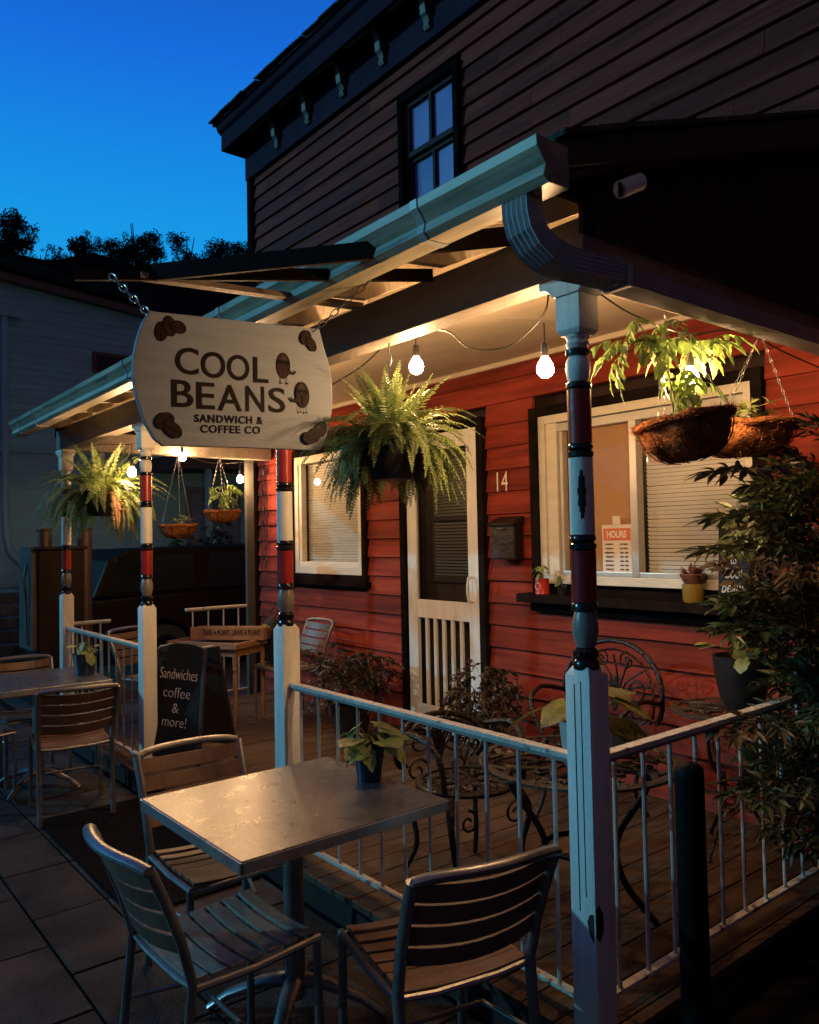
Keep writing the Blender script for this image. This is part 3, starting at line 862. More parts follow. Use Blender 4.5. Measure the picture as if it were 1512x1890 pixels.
# ================================================================== HANGING SIGN
SX = -1.0
sg = thing('hanging_sign', 'white rounded board reading COOL BEANS SANDWICH & COFFEE CO with brown bean figures, on chains', 'sign', (SX, -0.65, 2.2))
out = [(-0.99, 2.43), (-0.32, 2.47), (-0.30, 2.40), (-0.278, 2.34), (-0.267, 2.28), (-0.264, 2.21), (-0.268, 2.15), (-0.282, 2.09), (-0.30, 2.04), (-0.325, 1.995), (-0.67, 1.988), (-0.95, 1.978), (-0.98, 2.00), (-1.01, 2.05), (-1.035, 2.12), (-1.05, 2.20), (-1.048, 2.27), (-1.035, 2.33), (-1.015, 2.39)]
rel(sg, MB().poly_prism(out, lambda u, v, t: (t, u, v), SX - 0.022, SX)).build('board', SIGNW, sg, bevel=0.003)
EX = SX + 0.0012
def stx(s, cy, cz, w, h, off, m=SIGNB, name='lettering', **k):
    text(s, 0.1, m, sg, (EX - SX, cy + 0.65, cz - 2.2), (0, 1, 0.045), (0, 0.0, 1), offset=off, width=w, height=h, name=name, **k)
zo = 0.006
for ch, cy, cz, w in (('C', -0.862, 2.270, 0.085), ('O', -0.765, 2.268, 0.092), ('O', -0.668, 2.270, 0.088), ('L', -0.578, 2.272, 0.062)):
    stx(ch, cy, cz + zo, w, 0.094, 0.0010)
zo = -0.003
for ch, cy, cz, w in (('B', -0.880, 2.164, 0.078), ('E', -0.795, 2.165, 0.068), ('A', -0.703, 2.166, 0.094), ('N', -0.603, 2.172, 0.076), ('S', -0.512, 2.176, 0.070)):
    stx(ch, cy, cz + zo, w, 0.094, 0.0010)
stx('SANDWICH &', -0.705, 2.086, 0.265, 0.028, 0.0022, space=1.15)
stx('COFFEE CO', -0.700, 2.050, 0.232, 0.028, 0.0022, space=1.15)
def ellipse(cy, cz, a, b, rot, n=20, sq=0):
    pts = []
    for k in range(n):
        t = 2 * PI * k / n
        u, v = a * math.cos(t), b * math.sin(t) * (1 + sq * math.cos(t))
        pts.append((cy + u * math.cos(rot) - v * math.sin(rot), cz + u * math.sin(rot) + v * math.cos(rot)))
    return pts
lay = [0.0]
def flat(pts, m, name='bean', lift=0.0006):
    lay[0] += 0.0004
    x0 = SX + 0.0002 + lay[0]
    return rel(sg, MB().poly_prism(pts, lambda u, v, t: (t, u, v), x0, x0 + 0.0004)).build(name, m, sg)
def bean(cy, cz, a, b, rot, fill=BEAN1, crease=True, ln=BEAN2):
    a *= 1.3; b *= 1.3
    flat(ellipse(cy, cz, a + 0.002, b + 0.002, rot), ln, 'bean_outline')
    flat(ellipse(cy, cz, a, b, rot), fill)
    if crease:
        pts = []
        for k in range(7):
            t = -1 + 2 * k / 6
            pts.append((t * a * 0.95, math.sin(t * 2.6) * b * 0.16))
        poly = [(u, v + 0.0012) for u, v in pts] + [(u, v - 0.0012) for u, v in pts[::-1]]
        flat([(cy + u * math.cos(rot) - v * math.sin(rot), cz + u * math.sin(rot) + v * math.cos(rot)) for u, v in poly], ln, 'bean_crease')
bean(-0.953, 2.366, 0.026, 0.017, 1.35); bean(-0.923, 2.388, 0.026, 0.016, -1.4); bean(-0.892, 2.389, 0.020, 0.016, -0.2, BEAN1)
bean(-0.945, 2.062, 0.026, 0.020, 0.5); bean(-0.917, 2.034, 0.026, 0.018, -0.6)
bean(-0.385, 2.425, 0.022, 0.016, 1.1); bean(-0.362, 2.403, 0.022, 0.014, -1.0)
bean(-0.325, 2.074, 0.024, 0.018, 0.9, BEAN1, False); bean(-0.352, 2.052, 0.022, 0.016, 1.2, BEAN1, False); bean(-0.378, 2.040, 0.022, 0.018, 0.1, BEAN1, False)
lay[0] = 0
def figure(cy, cz, sgn):
    # bean with a belly line, dark glasses, an arm and two thin legs
    flat(ellipse(cy, cz, 0.050, 0.031, PI / 2 - 0.05 * sgn), BEAN2, 'bean_outline')
    flat(ellipse(cy, cz, 0.048, 0.027, PI / 2 - 0.05 * sgn), BEAN1, 'bean_body')
    flat(ellipse(cy + 0.004 * sgn, cz + 0.022, 0.018, 0.014, PI / 2), BEAN3, 'bean_face')
    flat([(cy - 0.026, cz + 0.020), (cy + 0.026, cz + 0.020), (cy + 0.024, cz + 0.006), (cy + 0.006, cz + 0.004), (cy, cz + 0.012), (cy - 0.006, cz + 0.004), (cy - 0.024, cz + 0.006)], BEAN2, 'sunglasses')
    flat([(cy + 0.022 * sgn, cz - 0.002), (cy + 0.032 * sgn, cz - 0.018), (cy + 0.046 * sgn, cz - 0.020), (cy + 0.048 * sgn, cz - 0.012), (cy + 0.056 * sgn, cz - 0.018), (cy + 0.046 * sgn, cz - 0.030), (cy + 0.020 * sgn, cz - 0.032)], BEAN1, 'arm')
    flat([(cy - 0.003, cz), (cy, cz), (cy + 0.006 * sgn, cz - 0.02), (cy, cz - 0.042), (cy - 0.003, cz - 0.042), (cy + 0.002 * sgn, cz - 0.02)], BEAN3, 'bean_crease')
    for d in (-0.013, 0.013):
        flat([(cy + d - 0.001, cz - 0.044), (cy + d + 0.001, cz - 0.044), (cy + d + 0.001, cz - 0.066), (cy + d - 0.001, cz - 0.066)], BEAN2, 'leg')
        flat(ellipse(cy + d + 0.002, cz - 0.067, 0.005, 0.003, 0), BEAN2, 'foot')
figure(-0.484, 2.306, 1)
figure(-0.404, 2.203, -1)
def chain(o, a, b, n, r=0.008, sag=0.0, name='chain', m=STEEL):
    a, b = Vector(a), Vector(b)
    c = MB()
    L = (b - a).length
    ln = L / n
    for i in range(n):
        t0, t1 = i / n, (i + 1) / n
        p = a.lerp(b, t0); q = a.lerp(b, t1)
        p.z -= sag * 4 * t0 * (1 - t0); q.z -= sag * 4 * t1 * (1 - t1)
        d = (q - p)
        u = d.normalized()
        s_ = u.orthogonal().normalized()
        if i % 2: s_ = u.cross(s_)
        mid = (p + q) / 2
        h = d.length * 0.62
        pts = []
        for k in range(9):
            t = 2 * PI * k / 8
            pts.append(mid + u * math.cos(t) * h + s_ * math.sin(t) * r)
        c.tube(pts, r * 0.26, 5, cap=False)
    return rel(o, c).build(name, m, o, smooth=True)
chain(sg, (SX - 0.01, -0.995, 2.425), (-1.23, -1.045, 2.605), 7, 0.011)
chain(sg, (SX - 0.01, -0.345, 2.455), (-0.745, -0.255, 2.607), 9, 0.010)
rel(sg, MB().tube([(SX - 0.01, -0.985, 2.435), (SX - 0.01, -0.985, 2.41)], 0.004)).build('eye_screw', STEEL, sg)
rel(sg, MB().tube([(SX - 0.01, -0.345, 2.465), (SX - 0.01, -0.345, 2.44)], 0.004)).build('eye_screw', STEEL, sg)

# ================================================================== RAILINGS
def railing(label, a, b, n, ztop=0.95, zbot=0.205, endgap=0.055, low=True, wood=True):
    a = Vector((*a, 0)); b = Vector((*b, 0))
    r_ = thing('railing', label, 'railing', (a.x, a.y, 0.14), 0, 'railings round the porch deck')
    d = (b - a).normalized()
    A = a + d * endgap; B = b - d * endgap
    rel(r_, MB().beam(A + Vector((0, 0, ztop)), B + Vector((0, 0, ztop)), 0.042, 0.018)).build('top_rail', WORN, r_, bevel=0.003)
    rel(r_, MB().beam(A + Vector((0, 0, ztop - 0.016)), B + Vector((0, 0, ztop - 0.016)), 0.026, 0.012)).build('rail_channel', mat('rail_steel', (0.20, 0.19, 0.18), 0.5), r_, bevel=0.001)
    rel(r_, MB().beam(A + Vector((0, 0, zbot)), B + Vector((0, 0, zbot)), 0.030, 0.014)).build('bottom_rail', WORN, r_, bevel=0.002)
    for k in range(n):
        p = A.lerp(B, (k + 0.45) / n)
        rel(r_, MB().tube([(p.x, p.y, zbot), (p.x, p.y, ztop - 0.02)], 0.0075, 8)).build('baluster', mat('baluster_paint', (0.42, 0.40, 0.37), 0.4, 0.15, 12, 0.1, wear=((0.08, 0.05, 0.04), 24, 0.66)), r_, smooth=True)
    return r_
railing('worn white topped railing between the two nearest posts, behind the near table', (-1.84, 0), (0, 0), 11)
railing('railing running back from the nearest post towards the red wall, nandina leaning on it', (0, 0), (0, 1.98), 12)
railing('railing between the two farthest front posts behind the far table', (-5.52, 0), (-3.68, 0), 11)
railing('short railing at the back left of the deck beside the corner of the red house', (-5.56, 1.02), (-5.56, 1.76), 4, 1.02)
railing('stub of railing just behind the farthest corner post', (-5.52, 0.0), (-5.52, 0.42), 2, 0.98)

# ================================================================== FERNS
def frond_mesh(L, elev, droop, seed, n=30):
    rg = random.Random(seed)
    b = MB()
    pts = []
    p = Vector((0, 0, 0)); a = elev
    ds_ = L / n
    yaw_ = 0
    for i in range(n + 1):
        pts.append((p.copy(), a, yaw_))
        a -= droop * ds_ * (1.2 - 0.5 * i / n) * (math.cos(a) * 0.8 + 0.35 if a > -1.2 else 0.15)
        yaw_ += rg.uniform(-0.04, 0.04)
        p = p + Vector((math.cos(a) * math.cos(yaw_), math.cos(a) * math.sin(yaw_), math.sin(a))) * ds_
    for i in range(1, n + 1):
        p, a, yw = pts[i]
        t = i / n
        ll = 0.062 * min(1, 0.35 + t * 3) * (1 - t ** 2.2) * (L / 0.5) ** 0.4 + 0.006
        d = Vector((math.cos(a) * math.cos(yw), math.cos(a) * math.sin(yw), math.sin(a)))
        sdv = Vector((-math.sin(yw), math.cos(yw), 0))
        upn = sdv.cross(d).normalized() * -1
        for sg_ in (-1, 1):
            s_ = (sdv * sg_ + d * 0.35 + upn * rg.uniform(-0.35, 0.15)).normalized()
            l2 = ll * rg.uniform(0.8, 1.1)
            wd = ds_ * 0.52
            q0 = p; q2 = p + s_ * l2
            m1 = p + s_ * l2 * 0.35
            b.quad(q0 - d * wd * 0.5, m1 - d * wd + upn * 0.002, q2, m1 + d * wd * 0.9 + upn * 0.002)
    b.tube([q[0] for q in pts[::3]], [0.0022 * (1 - 0.6 * i / len(pts[::3])) for i in range(len(pts[::3]))], 4, cap=False)
    return b.mesh('frond', FERN)
FR = []
for i in range(5): FR.append(('up', frond_mesh(rnd(0.38, 0.48), R(rnd(72, 84)), rnd(1.2, 2.4), i)))
for i in range(8): FR.append(('mid', frond_mesh(rnd(0.42, 0.54), R(rnd(42, 62)), rnd(3.0, 4.6), 10 + i)))
for i in range(7): FR.append(('low', frond_mesh(rnd(0.42, 0.58), R(rnd(10, 34)), rnd(4.5, 7.0), 30 + i)))
DRY = mat('dry_frond', (0.20, 0.11, 0.045), 0.8, 0.3, 6, 0.0, trans=0.2)
FRD = []
for i in range(4):
    me_ = frond_mesh(rnd(0.36, 0.5), R(rnd(5, 30)), rnd(6, 9), 90 + i, 22)
    me_.materials.clear(); me_.materials.append(DRY)
    FRD.append(me_)
def fern(label, loc, pot_r, pot_h, hook_z, nf, sc, seed, wide=1.0):
    rg = random.Random(seed)
    f = thing('hanging_fern', label, 'hanging fern', loc, 0, 'hanging baskets along the porch')
    MB().lathe([(pot_r * 0.74, -pot_h), (pot_r * 0.78, -pot_h + 0.01), (pot_r * 0.97, -0.03), (pot_r * 1.05, -0.028), (pot_r * 1.06, 0), (pot_r * 0.96, 0), (pot_r * 0.95, -0.03)], seg=28).build('pot', POTB, f, smooth=True)
    MB().lathe([(0.001, -0.02), (pot_r * 0.95, -0.02)], seg=20).build('soil', SOIL, f)
    hz = hook_z - loc[2]
    hb = MB()
    for k in range(3):
        a = 2 * PI * k / 3 + 0.4
        hb.tube([(pot_r * math.cos(a), pot_r * math.sin(a), -0.01), (0, 0, hz - 0.10)], 0.0018, 5)
    hb.tube([(0, 0, hz - 0.10), (0.012, 0, hz - 0.085), (0.01, 0, hz - 0.06), (0, 0, hz - 0.045), (0, 0, hz)], 0.003, 6)
    hb.build('hanger', STEEL, f)
    for i in range(nf):
        t = i / nf
        if t < 0.2: kind = 'up'
        elif t < 0.60: kind = 'mid'
        else: kind = 'low'
        me = rg.choice([m_ for k_, m_ in FR if k_ == kind])
        if kind == 'low' and rg.random() < 0.14: me = rg.choice(FRD)
        a = rg.uniform(0, 2 * PI)
        while kind == 'low' and abs((a + R(38) + PI) % (2 * PI) - PI) < R(42):
            a = rg.uniform(0, 2 * PI)   # the side turned to the street is trimmed short
        r0 = pot_r * {'up': rg.uniform(0, 0.5), 'mid': rg.uniform(0.2, 0.7), 'low': rg.uniform(0.5, 0.9)}[kind]
        s_ = sc * rg.uniform(0.75, 1.12)
        link('frond', me, f, (r0 * math.cos(a), r0 * math.sin(a), -0.015), rot=(rg.uniform(-0.35, 0.35), rg.uniform(-0.22, 0.22), a), scale=(s_ * wide, s_, s_))
    return f
fern('big bright Boston fern in a black pot hanging right of the COOL BEANS sign', (-0.985, 0.01, 2.06), 0.112, 0.17, 2.462, 210, 0.74, 3)
fern('shaggy Boston fern in a dark pot hanging between the two farthest posts', (-4.56, 0.0, 2.055), 0.135, 0.19, 2.462, 130, 0.98, 8, 1.05)

# ================================================================== COIR BASKETS
def coir_basket(label, loc, r, h, hook, seed, half=False, tilt=0, group='hanging baskets along the porch', hz=None):
    rg = random.Random(seed)
    f = thing('coir_basket', label, 'hanging basket', loc, 0, group)
    b = MB()
    n = 28; lv = 8
    prof = [(math.sin(PI / 2 * (1 - k / lv)) ** 0.7, -math.sin(PI / 2 * k / lv)) for k in range(lv + 1)]
    for k, (rr, zz) in enumerate(prof):
        for j in range(n):
            a = 2 * PI * j / n
            lump = 1 + 0.05 * math.cos(a * 6 + 0.4) * (1 if k < 6 else 0.3) + rg.uniform(-0.03, 0.03)
            b.v.append((r * max(rr, 0.02) * lump * math.cos(a), r * max(rr, 0.02) * lump * math.sin(a) * (0.72 if half else 1), h * zz * rg.uniform(0.97, 1.03)))
    for k in range(lv):
        for j in range(n):
            a_ = k * n + j; c_ = k * n + (j + 1) % n
            b.f.append([a_, c_, c_ + n, a_ + n])
    b.f.append([lv * n + j for j in range(n)])
    bd = b.build('coir_liner', COIR, f, smooth=True)
    rim = MB()
    pts = []
    for j in range(33):
        a = 2 * PI * j / 32
        pts.append((r * 1.03 * math.cos(a), r * 1.03 * math.sin(a) * (0.72 if half else 1), rg.uniform(-0.004, 0.008)))
    rim.tube(pts, [0.014 * rg.uniform(0.75, 1.25) for _ in pts], 7, cap=False)
    rim.build('coir_rim', COIR, f, smooth=True)
    hair = MB()
    for _ in range(2600):
        a = rg.uniform(0, 2 * PI)
        q = rg.random()
        if q < 0.55:
            p = Vector((r * 1.03 * math.cos(a), r * 1.03 * math.sin(a) * (0.72 if half else 1), rg.uniform(-0.006, 0.014)))
        else:
            k = rg.uniform(0, 1.3)
            rr = max(0, math.cos(k)) ** 0.7
            p = Vector((r * rr * 1.03 * math.cos(a), r * rr * 1.03 * math.sin(a) * (0.72 if half else 1), -h * math.sin(k)))
        d = Vector((math.cos(a) + rg.uniform(-1, 1), math.sin(a) + rg.uniform(-1, 1), rg.uniform(-0.6, 1.0))).normalized() * rg.uniform(0.010, 0.036)
        s_ = d.orthogonal().normalized() * 0.0008
        hair.quad(p - s_, p + s_, p + d + s_ * 0.3, p + d - s_ * 0.3)
    hair.build('coir_fibres', COIR, f, kind='stuff')
    wire = MB()
    for k in range(6):
        a = 2 * PI * k / 6 + 0.3
        wire.tube([(r * 1.05 * math.cos(PI / 2 * t) ** 0.7 * math.cos(a), r * 1.05 * math.cos(PI / 2 * t) ** 0.7 * math.sin(a) * (0.72 if half else 1), -h * 1.04 * math.sin(PI / 2 * t)) for t in (0, 0.15, 0.35, 0.55, 0.75, 0.92)], 0.0022, 5)
    wire.build('wire_frame', DARK, f)
    MB().lathe([(0.001, -0.012), (r * 0.96, -0.012)], seg=20).build('soil', SOIL, f)
    hk = Vector(hook) - Vector(loc)
    for k in range(3):
        a = 2 * PI * k / 3 + 0.5
        c = MB()
        p0 = Vector((r * math.cos(a), r * math.sin(a) * (0.72 if half else 1), 0))
        nl = int((hk - p0).length / 0.022)
        for i in range(nl):
            t0 = i / nl; t1 = (i + 1) / nl
            u = (hk - p0).normalized()
            s_ = u.orthogonal().normalized()
            if i % 2: s_ = u.cross(s_)
            mid = p0.lerp(hk, (t0 + t1) / 2)
            c.tube([mid + u * math.cos(t) * 0.0135 + s_ * math.sin(t) * 0.0045 for t in [2 * PI * q / 6 for q in range(7)]], 0.0011, 4, cap=False)
        c.build('chain', STEEL, f)
    f.rotation_euler = (tilt, 0, 0) if not isinstance(tilt, tuple) else tilt
    return f
bA = coir_basket('coir basket with no foliage hanging far left, left of the one under the bright bulb', (-5.35, 0.92, 1.80), 0.150, 0.11, (-5.40, 0.95, 2.46), 1)
bB = coir_basket('coir basket holding a small leafy plant under the glowing bulb at the left end', (-5.35, 1.36, 1.93), 0.150, 0.10, (-5.40, 1.36, 2.46), 2)
bC = coir_basket('tilted brown coir basket of trailing tomato in front of the big window', (-0.02, 0.62, 2.055), 0.165, 0.145, (0.0, 0.62, 2.46), 3, tilt=(R(6), R(-8), 0))
bD = coir_basket('orange coir basket partly hidden behind the nandina at the upper right', (-0.09, 1.17, 2.08), 0.20, 0.12, (0.0, 1.17, 2.46), 4)

def leaf(b, base, d, n, L, W, fold=0.15, lobes=0, curl=0.2):
    """pointed leaf of 6-8 faces from base along d, n = face normal"""
    d = Vector(d).normalized(); n = Vector(n)
    n = (n - d * n.dot(d)).normalized()
    s_ = d.cross(n)
    base = Vector(base)
    prof = [(0, 0.02), (0.25, 0.85), (0.5, 1.0), (0.78, 0.55), (1, 0.0)]
    if lobes: prof = [(0, 0.05), (0.15, 0.7), (0.28, 0.55), (0.42, 1.0), (0.55, 0.6), (0.7, 0.62), (1, 0)]
    i0 = len(b.v)
    for t, w in prof:
        c = base + d * L * t - n * (curl * L * t * t)
        b.v.append(tuple(c + s_ * W / 2 * w + n * fold * W * w))
        b.v.append(tuple(c))
        b.v.append(tuple(c - s_ * W / 2 * w + n * fold * W * w))
    for k in range(len(prof) - 1):
        a = i0 + k * 3
        b.f.append([a, a + 1, a + 4, a + 3])
        b.f.append([a + 1, a + 2, a + 5, a + 4])

# tomato: arching stems carrying drooping compound leaves
def compound_leaf(rg, L, m, name='leaf', nl=3, lw=0.032, ll=0.062):
    b = MB()
    pts = []
    p = Vector((0, 0, 0)); a = rg.uniform(0.0, 0.5)
    for i in range(9):
        pts.append(p.copy()); a -= 0.20
        p = p + Vector((math.cos(a), 0, math.sin(a))) * L / 8
    b.tube(pts, 0.0014, 4)
    for k in range(nl):
        q = pts[2 + k * 2]
        for s_ in (-1, 1):
            leaf(b, q, (0.35, s_ * 0.8, -0.9 + rg.uniform(-0.2, 0.3)), (0.7, s_ * 0.3, 0.6), ll * rg.uniform(0.8, 1.2), lw * rg.uniform(0.8, 1.2), lobes=1)
    leaf(b, pts[-1], (0.5, 0, -0.9), (0.8, 0.2, 0.5), ll * 1.2, lw * 1.1, lobes=1)
    return b.mesh(name, m)
rgt = random.Random(21)
TL = [compound_leaf(rgt, rnd(0.10, 0.17), TOMATO) for _ in range(7)]
def stems_plant(parent, stems, leaves, rg, nper=7, sr=0.0035, scale=(0.8, 1.2), m=STEM, tmin=0.35):
    for st in stems:
        pts = [Vector(p) for p in st]
        # smooth the polyline
        fine = []
        for i in range(len(pts) - 1):
            for t in (0, 0.33, 0.66):
                fine.append(pts[i].lerp(pts[i + 1], t) + Vector([rg.uniform(-0.003, 0.003) for _ in range(3)]))
        fine.append(pts[-1])
        s_ = MB().tube(fine, [sr * (1 - 0.55 * i / len(fine)) for i in range(len(fine))], 6).build('stem', m, parent, smooth=True)
        for k in range(nper):
            t = tmin + (1 - tmin) * (k + rg.uniform(0, 0.6)) / nper
            idx = min(len(fine) - 1, int(t * (len(fine) - 1)))
            sc_ = rg.uniform(*scale)
            link('leaf', rg.choice(leaves), parent, tuple(fine[idx]), rot=(rg.uniform(-0.4, 0.4), rg.uniform(-0.5, 0.4), rg.uniform(0, 2 * PI)), scale=(sc_, sc_, sc_))
rg = random.Random(5)
stems_plant(bC, [
    [(0.02, -0.10, 0), (0.03, -0.09, 0.12), (0.02, -0.05, 0.22), (0.0, -0.12, 0.32), (0.02, -0.20, 0.36)],
    [(0.02, -0.06, 0), (0.0, -0.04, 0.18), (0.03, -0.02, 0.30), (0.04, -0.05, 0.38)],
    [(0.02, 0.06, 0), (0.03, 0.04, 0.10), (0.0, 0.02, 0.25), (-0.02, 0.10, 0.33), (0.0, 0.20, 0.34)],
    [(0.0, 0.08, 0), (0.02, 0.03, 0.18), (0.03, 0.12, 0.28), (0.02, 0.24, 0.31), (0.0, 0.32, 0.27)],
    [(0.03, -0.11, 0.01), (0.06, -0.02, 0.04), (0.06, 0.02, 0.12), (0.03, 0.0, 0.22)],
    [(0.0, -0.05, 0.20), (0.02, -0.16, 0.30), (0.02, -0.26, 0.28), (0.03, -0.32, 0.22)],
], TL, rg, 6, tmin=0.62, scale=(0.75, 1.1))
stems_plant(bB, [
    [(0.0, 0.0, 0), (0.0, -0.02, 0.12), (0.02, -0.08, 0.22), (0.03, -0.18, 0.22)],
    [(0.0, 0.02, 0), (0.0, 0.0, 0.15), (0.0, 0.08, 0.24), (0.02, 0.16, 0.21)],
    [(0.02, 0.0, 0), (0.03, 0.03, 0.16), (0.0, 0.02, 0.28)],
], TL, rg, 6, scale=(0.7, 1.0))
MINI = []
for _ in range(4):
    b = MB()
    for k in range(3):
        a = rg.uniform(0, 6.28)
        leaf(b, (0, 0, 0), (math.cos(a), math.sin(a), rg.uniform(0, 0.8)), (0, 0, 1), rg.uniform(0.03, 0.05), rg.uniform(0.018, 0.028))
    MINI.append(b.mesh('leaf', POTHOS))
for bk, n in ((bD, 9), (bA, 2)):
    stems_plant(bk, [[(rg.uniform(-0.1, 0.1), rg.uniform(-0.12, 0.12), 0), (rg.uniform(-0.1, 0.1), rg.uniform(-0.14, 0.14), 0.05), (rg.uniform(-0.14, 0.14), rg.uniform(-0.2, 0.2), rg.uniform(0.04, 0.14))] for _ in range(n)], MINI, rg, 4, 0.0025)

# ================================================================== STRING LIGHTS
sl = thing('string_lights', 'black cord of warm round bulbs swagged under the porch header', 'string lights', (-2.7, 0.1, 2.46))
def catmull(P, n=8):
    P = [Vector(p) for p in P]
    o = []
    for i in range(len(P) - 1):
        p0 = P[max(0, i - 1)]; p1 = P[i]; p2 = P[i + 1]; p3 = P[min(len(P) - 1, i + 2)]
        for k in range(n):
            t = k / n
            o.append(0.5 * ((2 * p1) + (-p0 + p2) * t + (2 * p0 - 5 * p1 + 4 * p2 - p3) * t * t + (-p0 + 3 * p1 - 3 * p2 + p3) * t ** 3))
    o.append(P[-1])
    return o
cord1 = [(0.0, 1.95, 2.36), (-0.03, 1.45, 2.42), (-0.05, 1.1, 2.47), (-0.05, 0.7, 2.40), (-0.05, 0.35, 2.42), (-0.055, 0.09, 2.48), (-0.17, 0.10, 2.50), (-0.20, 0.10, 2.43), (-0.27, 0.10, 2.375), (-0.40, 0.10, 2.335), (-0.60, 0.10, 2.37), (-0.74, 0.10, 2.47), (-0.93, 0.10, 2.505), (-1.14, 0.10, 2.50), (-1.40, 0.10, 2.42), (-1.84, 0.10, 2.36), (-2.3, 0.10, 2.40), (-2.76, 0.10, 2.47), (-3.2, 0.10, 2.40), (-3.68, 0.10, 2.46), (-4.0, 0.10, 2.44), (-4.15, 0.10, 2.38), (-4.6, 0.10, 2.42), (-5.0, 0.10, 2.46), (-5.42, 0.12, 2.46), (-5.42, 0.5, 2.42), (-5.42, 0.95, 2.46), (-5.44, 1.3, 2.40), (-5.45, 1.6, 2.42), (-5.46, 1.93, 2.44)]
cord1 = [((a - 0.1, 0.20, c_ + 0.035) if (-1.5 < a < -0.1 and b == 0.10) else (a, b, c_)) for a, b, c_ in cord1]
rel(sl, MB().tube(catmull(cord1), 0.0035, 6)).build('cord', CORD, sl, smooth=True)
sock = MB().lathe([(0.005, 0.055), (0.012, 0.05), (0.014, 0.03), (0.014, 0.0)], seg=12).mesh('socket', CORD, smooth=True)
blb = MB().lathe([(0.011, 0.0), (0.018, -0.010), (0.027, -0.026), (0.031, -0.042), (0.029, -0.058), (0.020, -0.070), (0.006, -0.076)], seg=16).mesh('bulb', BULB, smooth=True)
blu = MB().lathe([(0.011, 0.0), (0.018, -0.010), (0.027, -0.026), (0.031, -0.042), (0.029, -0.058), (0.020, -0.070), (0.006, -0.076)], seg=16).mesh('bulb', UNLIT, smooth=True)
def bulb_at(p, top, lit=True, lab=None):
    l = sl.location
    o = link('bulb', blb if lit else blu, sl, (p[0] - l[0], p[1] - l[1], p[2] + 0.04 - l[2]))
    link('socket', sock, o)
    if top - p[2] > 0.1:
        MB().tube([(0, 0, 0.05), (0, 0, top - p[2] - 0.04)], 0.003, 5).build('lead', CORD, o)
    return o
for p, top, lit in (((-1.04, 0.20, 2.395), 2.535, True), ((-0.31, 0.20, 2.255), 2.42, True), ((-0.05, 0.725, 2.235), 2.40, True),
                    ((-4.22, 0.10, 2.175), 2.38, True), ((-5.42, 1.00, 2.44), 2.44, True), ((-5.45, 1.60, 2.255), 2.42, True),
                    ((-3.92, 0.10, 2.13), 2.44, False), ((-2.5, 0.10, 2.30), 2.42, True)):
    bulb_at(p, top, lit)
wl = thing('wall_string_lights', 'tangle of unlit black string lights hanging down the red wall at its left corner', 'string lights', (-5.62, 1.97, 2.4))
for k, (dx, ph) in enumerate(((0.0, 0.0), (0.06, 1.3), (0.13, 2.1))):
    pts = [(-5.70 + dx + 0.012 * math.sin(z_ * 9 + ph), 1.962, z_) for z_ in [2.46 - 0.09 * i for i in range(15 - 2 * k)]]
    rel(wl, MB().tube(pts, 0.0035, 5)).build('cord', CORD, wl)
for zz in (2.32, 2.12, 1.95, 1.80, 1.62, 1.45):
    link('socket', sock, wl, (rnd(-0.06, 0.06), -0.03, zz - 2.4))

# ================================================================== POTTED PLANTS
def pot(parent, r, h, m, rim=True, seg=28):
    prof = [(r * 0.72, 0), (r * 0.80, h * 0.3), (r * 0.93, h * 0.85), (r * 1.0, h), (r * 0.9, h), (r * 0.86, h * 0.9)]
    MB().lathe(prof, seg=seg).build('pot', m, parent, smooth=True)
    MB().lathe([(0.001, h * 0.9), (r * 0.88, h * 0.9)], seg=16).build('soil', SOIL, parent)
def big_leaf_mesh(rg, L, W, m):
    b = MB()
    # heart shaped blade with a fold along the midrib, in rows
    rows_ = 7
    for i in range(rows_ + 1):
        t = i / rows_
        w = W * (math.sin(PI * min(1, t * 0.85 + 0.18)) ** 0.7) * (1 if i < rows_ else 0)
        back = -0.10 * L if i == 0 else 0
        c = Vector((L * t + 0.0, 0, -0.28 * L * t * t))
        for s_, k in ((-1, 1.0), (-0.5, 0.6), (0, 0), (0.5, 0.6), (1, 1.0)):
            b.v.append((c.x + (back if s_ else 0), s_ * w / 2 + 0.004 * math.sin(i * 2.1 + s_ * 3), c.z + abs(s_) * 0.12 * W - 0.1 * W * abs(s_) ** 2))
    for i in range(rows_):
        for j in range(4):
            a = i * 5 + j
            b.f.append([a, a + 1, a + 6, a + 5])
    return b.mesh('leaf', m, smooth=True)
rg = random.Random(9)
SYN = [big_leaf_mesh(rg, rg.uniform(0.07, 0.10), rg.uniform(0.055, 0.085), POTHOS) for _ in range(5)]
CAL = [big_leaf_mesh(rg, rg.uniform(0.13, 0.16), rg.uniform(0.12, 0.15), mat('caladium_leaf', (0.20, 0.17, 0.035), 0.4, 0.3, 20, 0.15, trans=0.25)) for _ in range(3)]
def leafy(parent, z, n, hmin, hmax, spread, leaves, rg, s=(0.8, 1.2)):
    for i in range(n):
        a = rg.uniform(0, 2 * PI); r_ = spread * rg.uniform(0.2, 1); h = rg.uniform(hmin, hmax)
        e = Vector((r_ * math.cos(a), r_ * math.sin(a), z + h))
        MB().tube([(0.2 * e.x, 0.2 * e.y, z), (0.5 * e.x, 0.5 * e.y, z + h * 0.7), tuple(e)], 0.0018, 5).build('stem', STEM, parent)
        sc_ = rg.uniform(*s)
        link('leaf', rg.choice(leaves), parent, tuple(e), rot=(rg.uniform(-0.3, 0.3), rg.uniform(-0.2, 0.9), a + rg.uniform(-0.4, 0.4)), scale=(sc_,) * 3)
p1 = thing('potted_plant', 'arrowhead plant in a navy pot on the near steel table', 'potted plant', (-0.87, -0.215, 0.74), 0, 'potted plants on the outdoor tables')
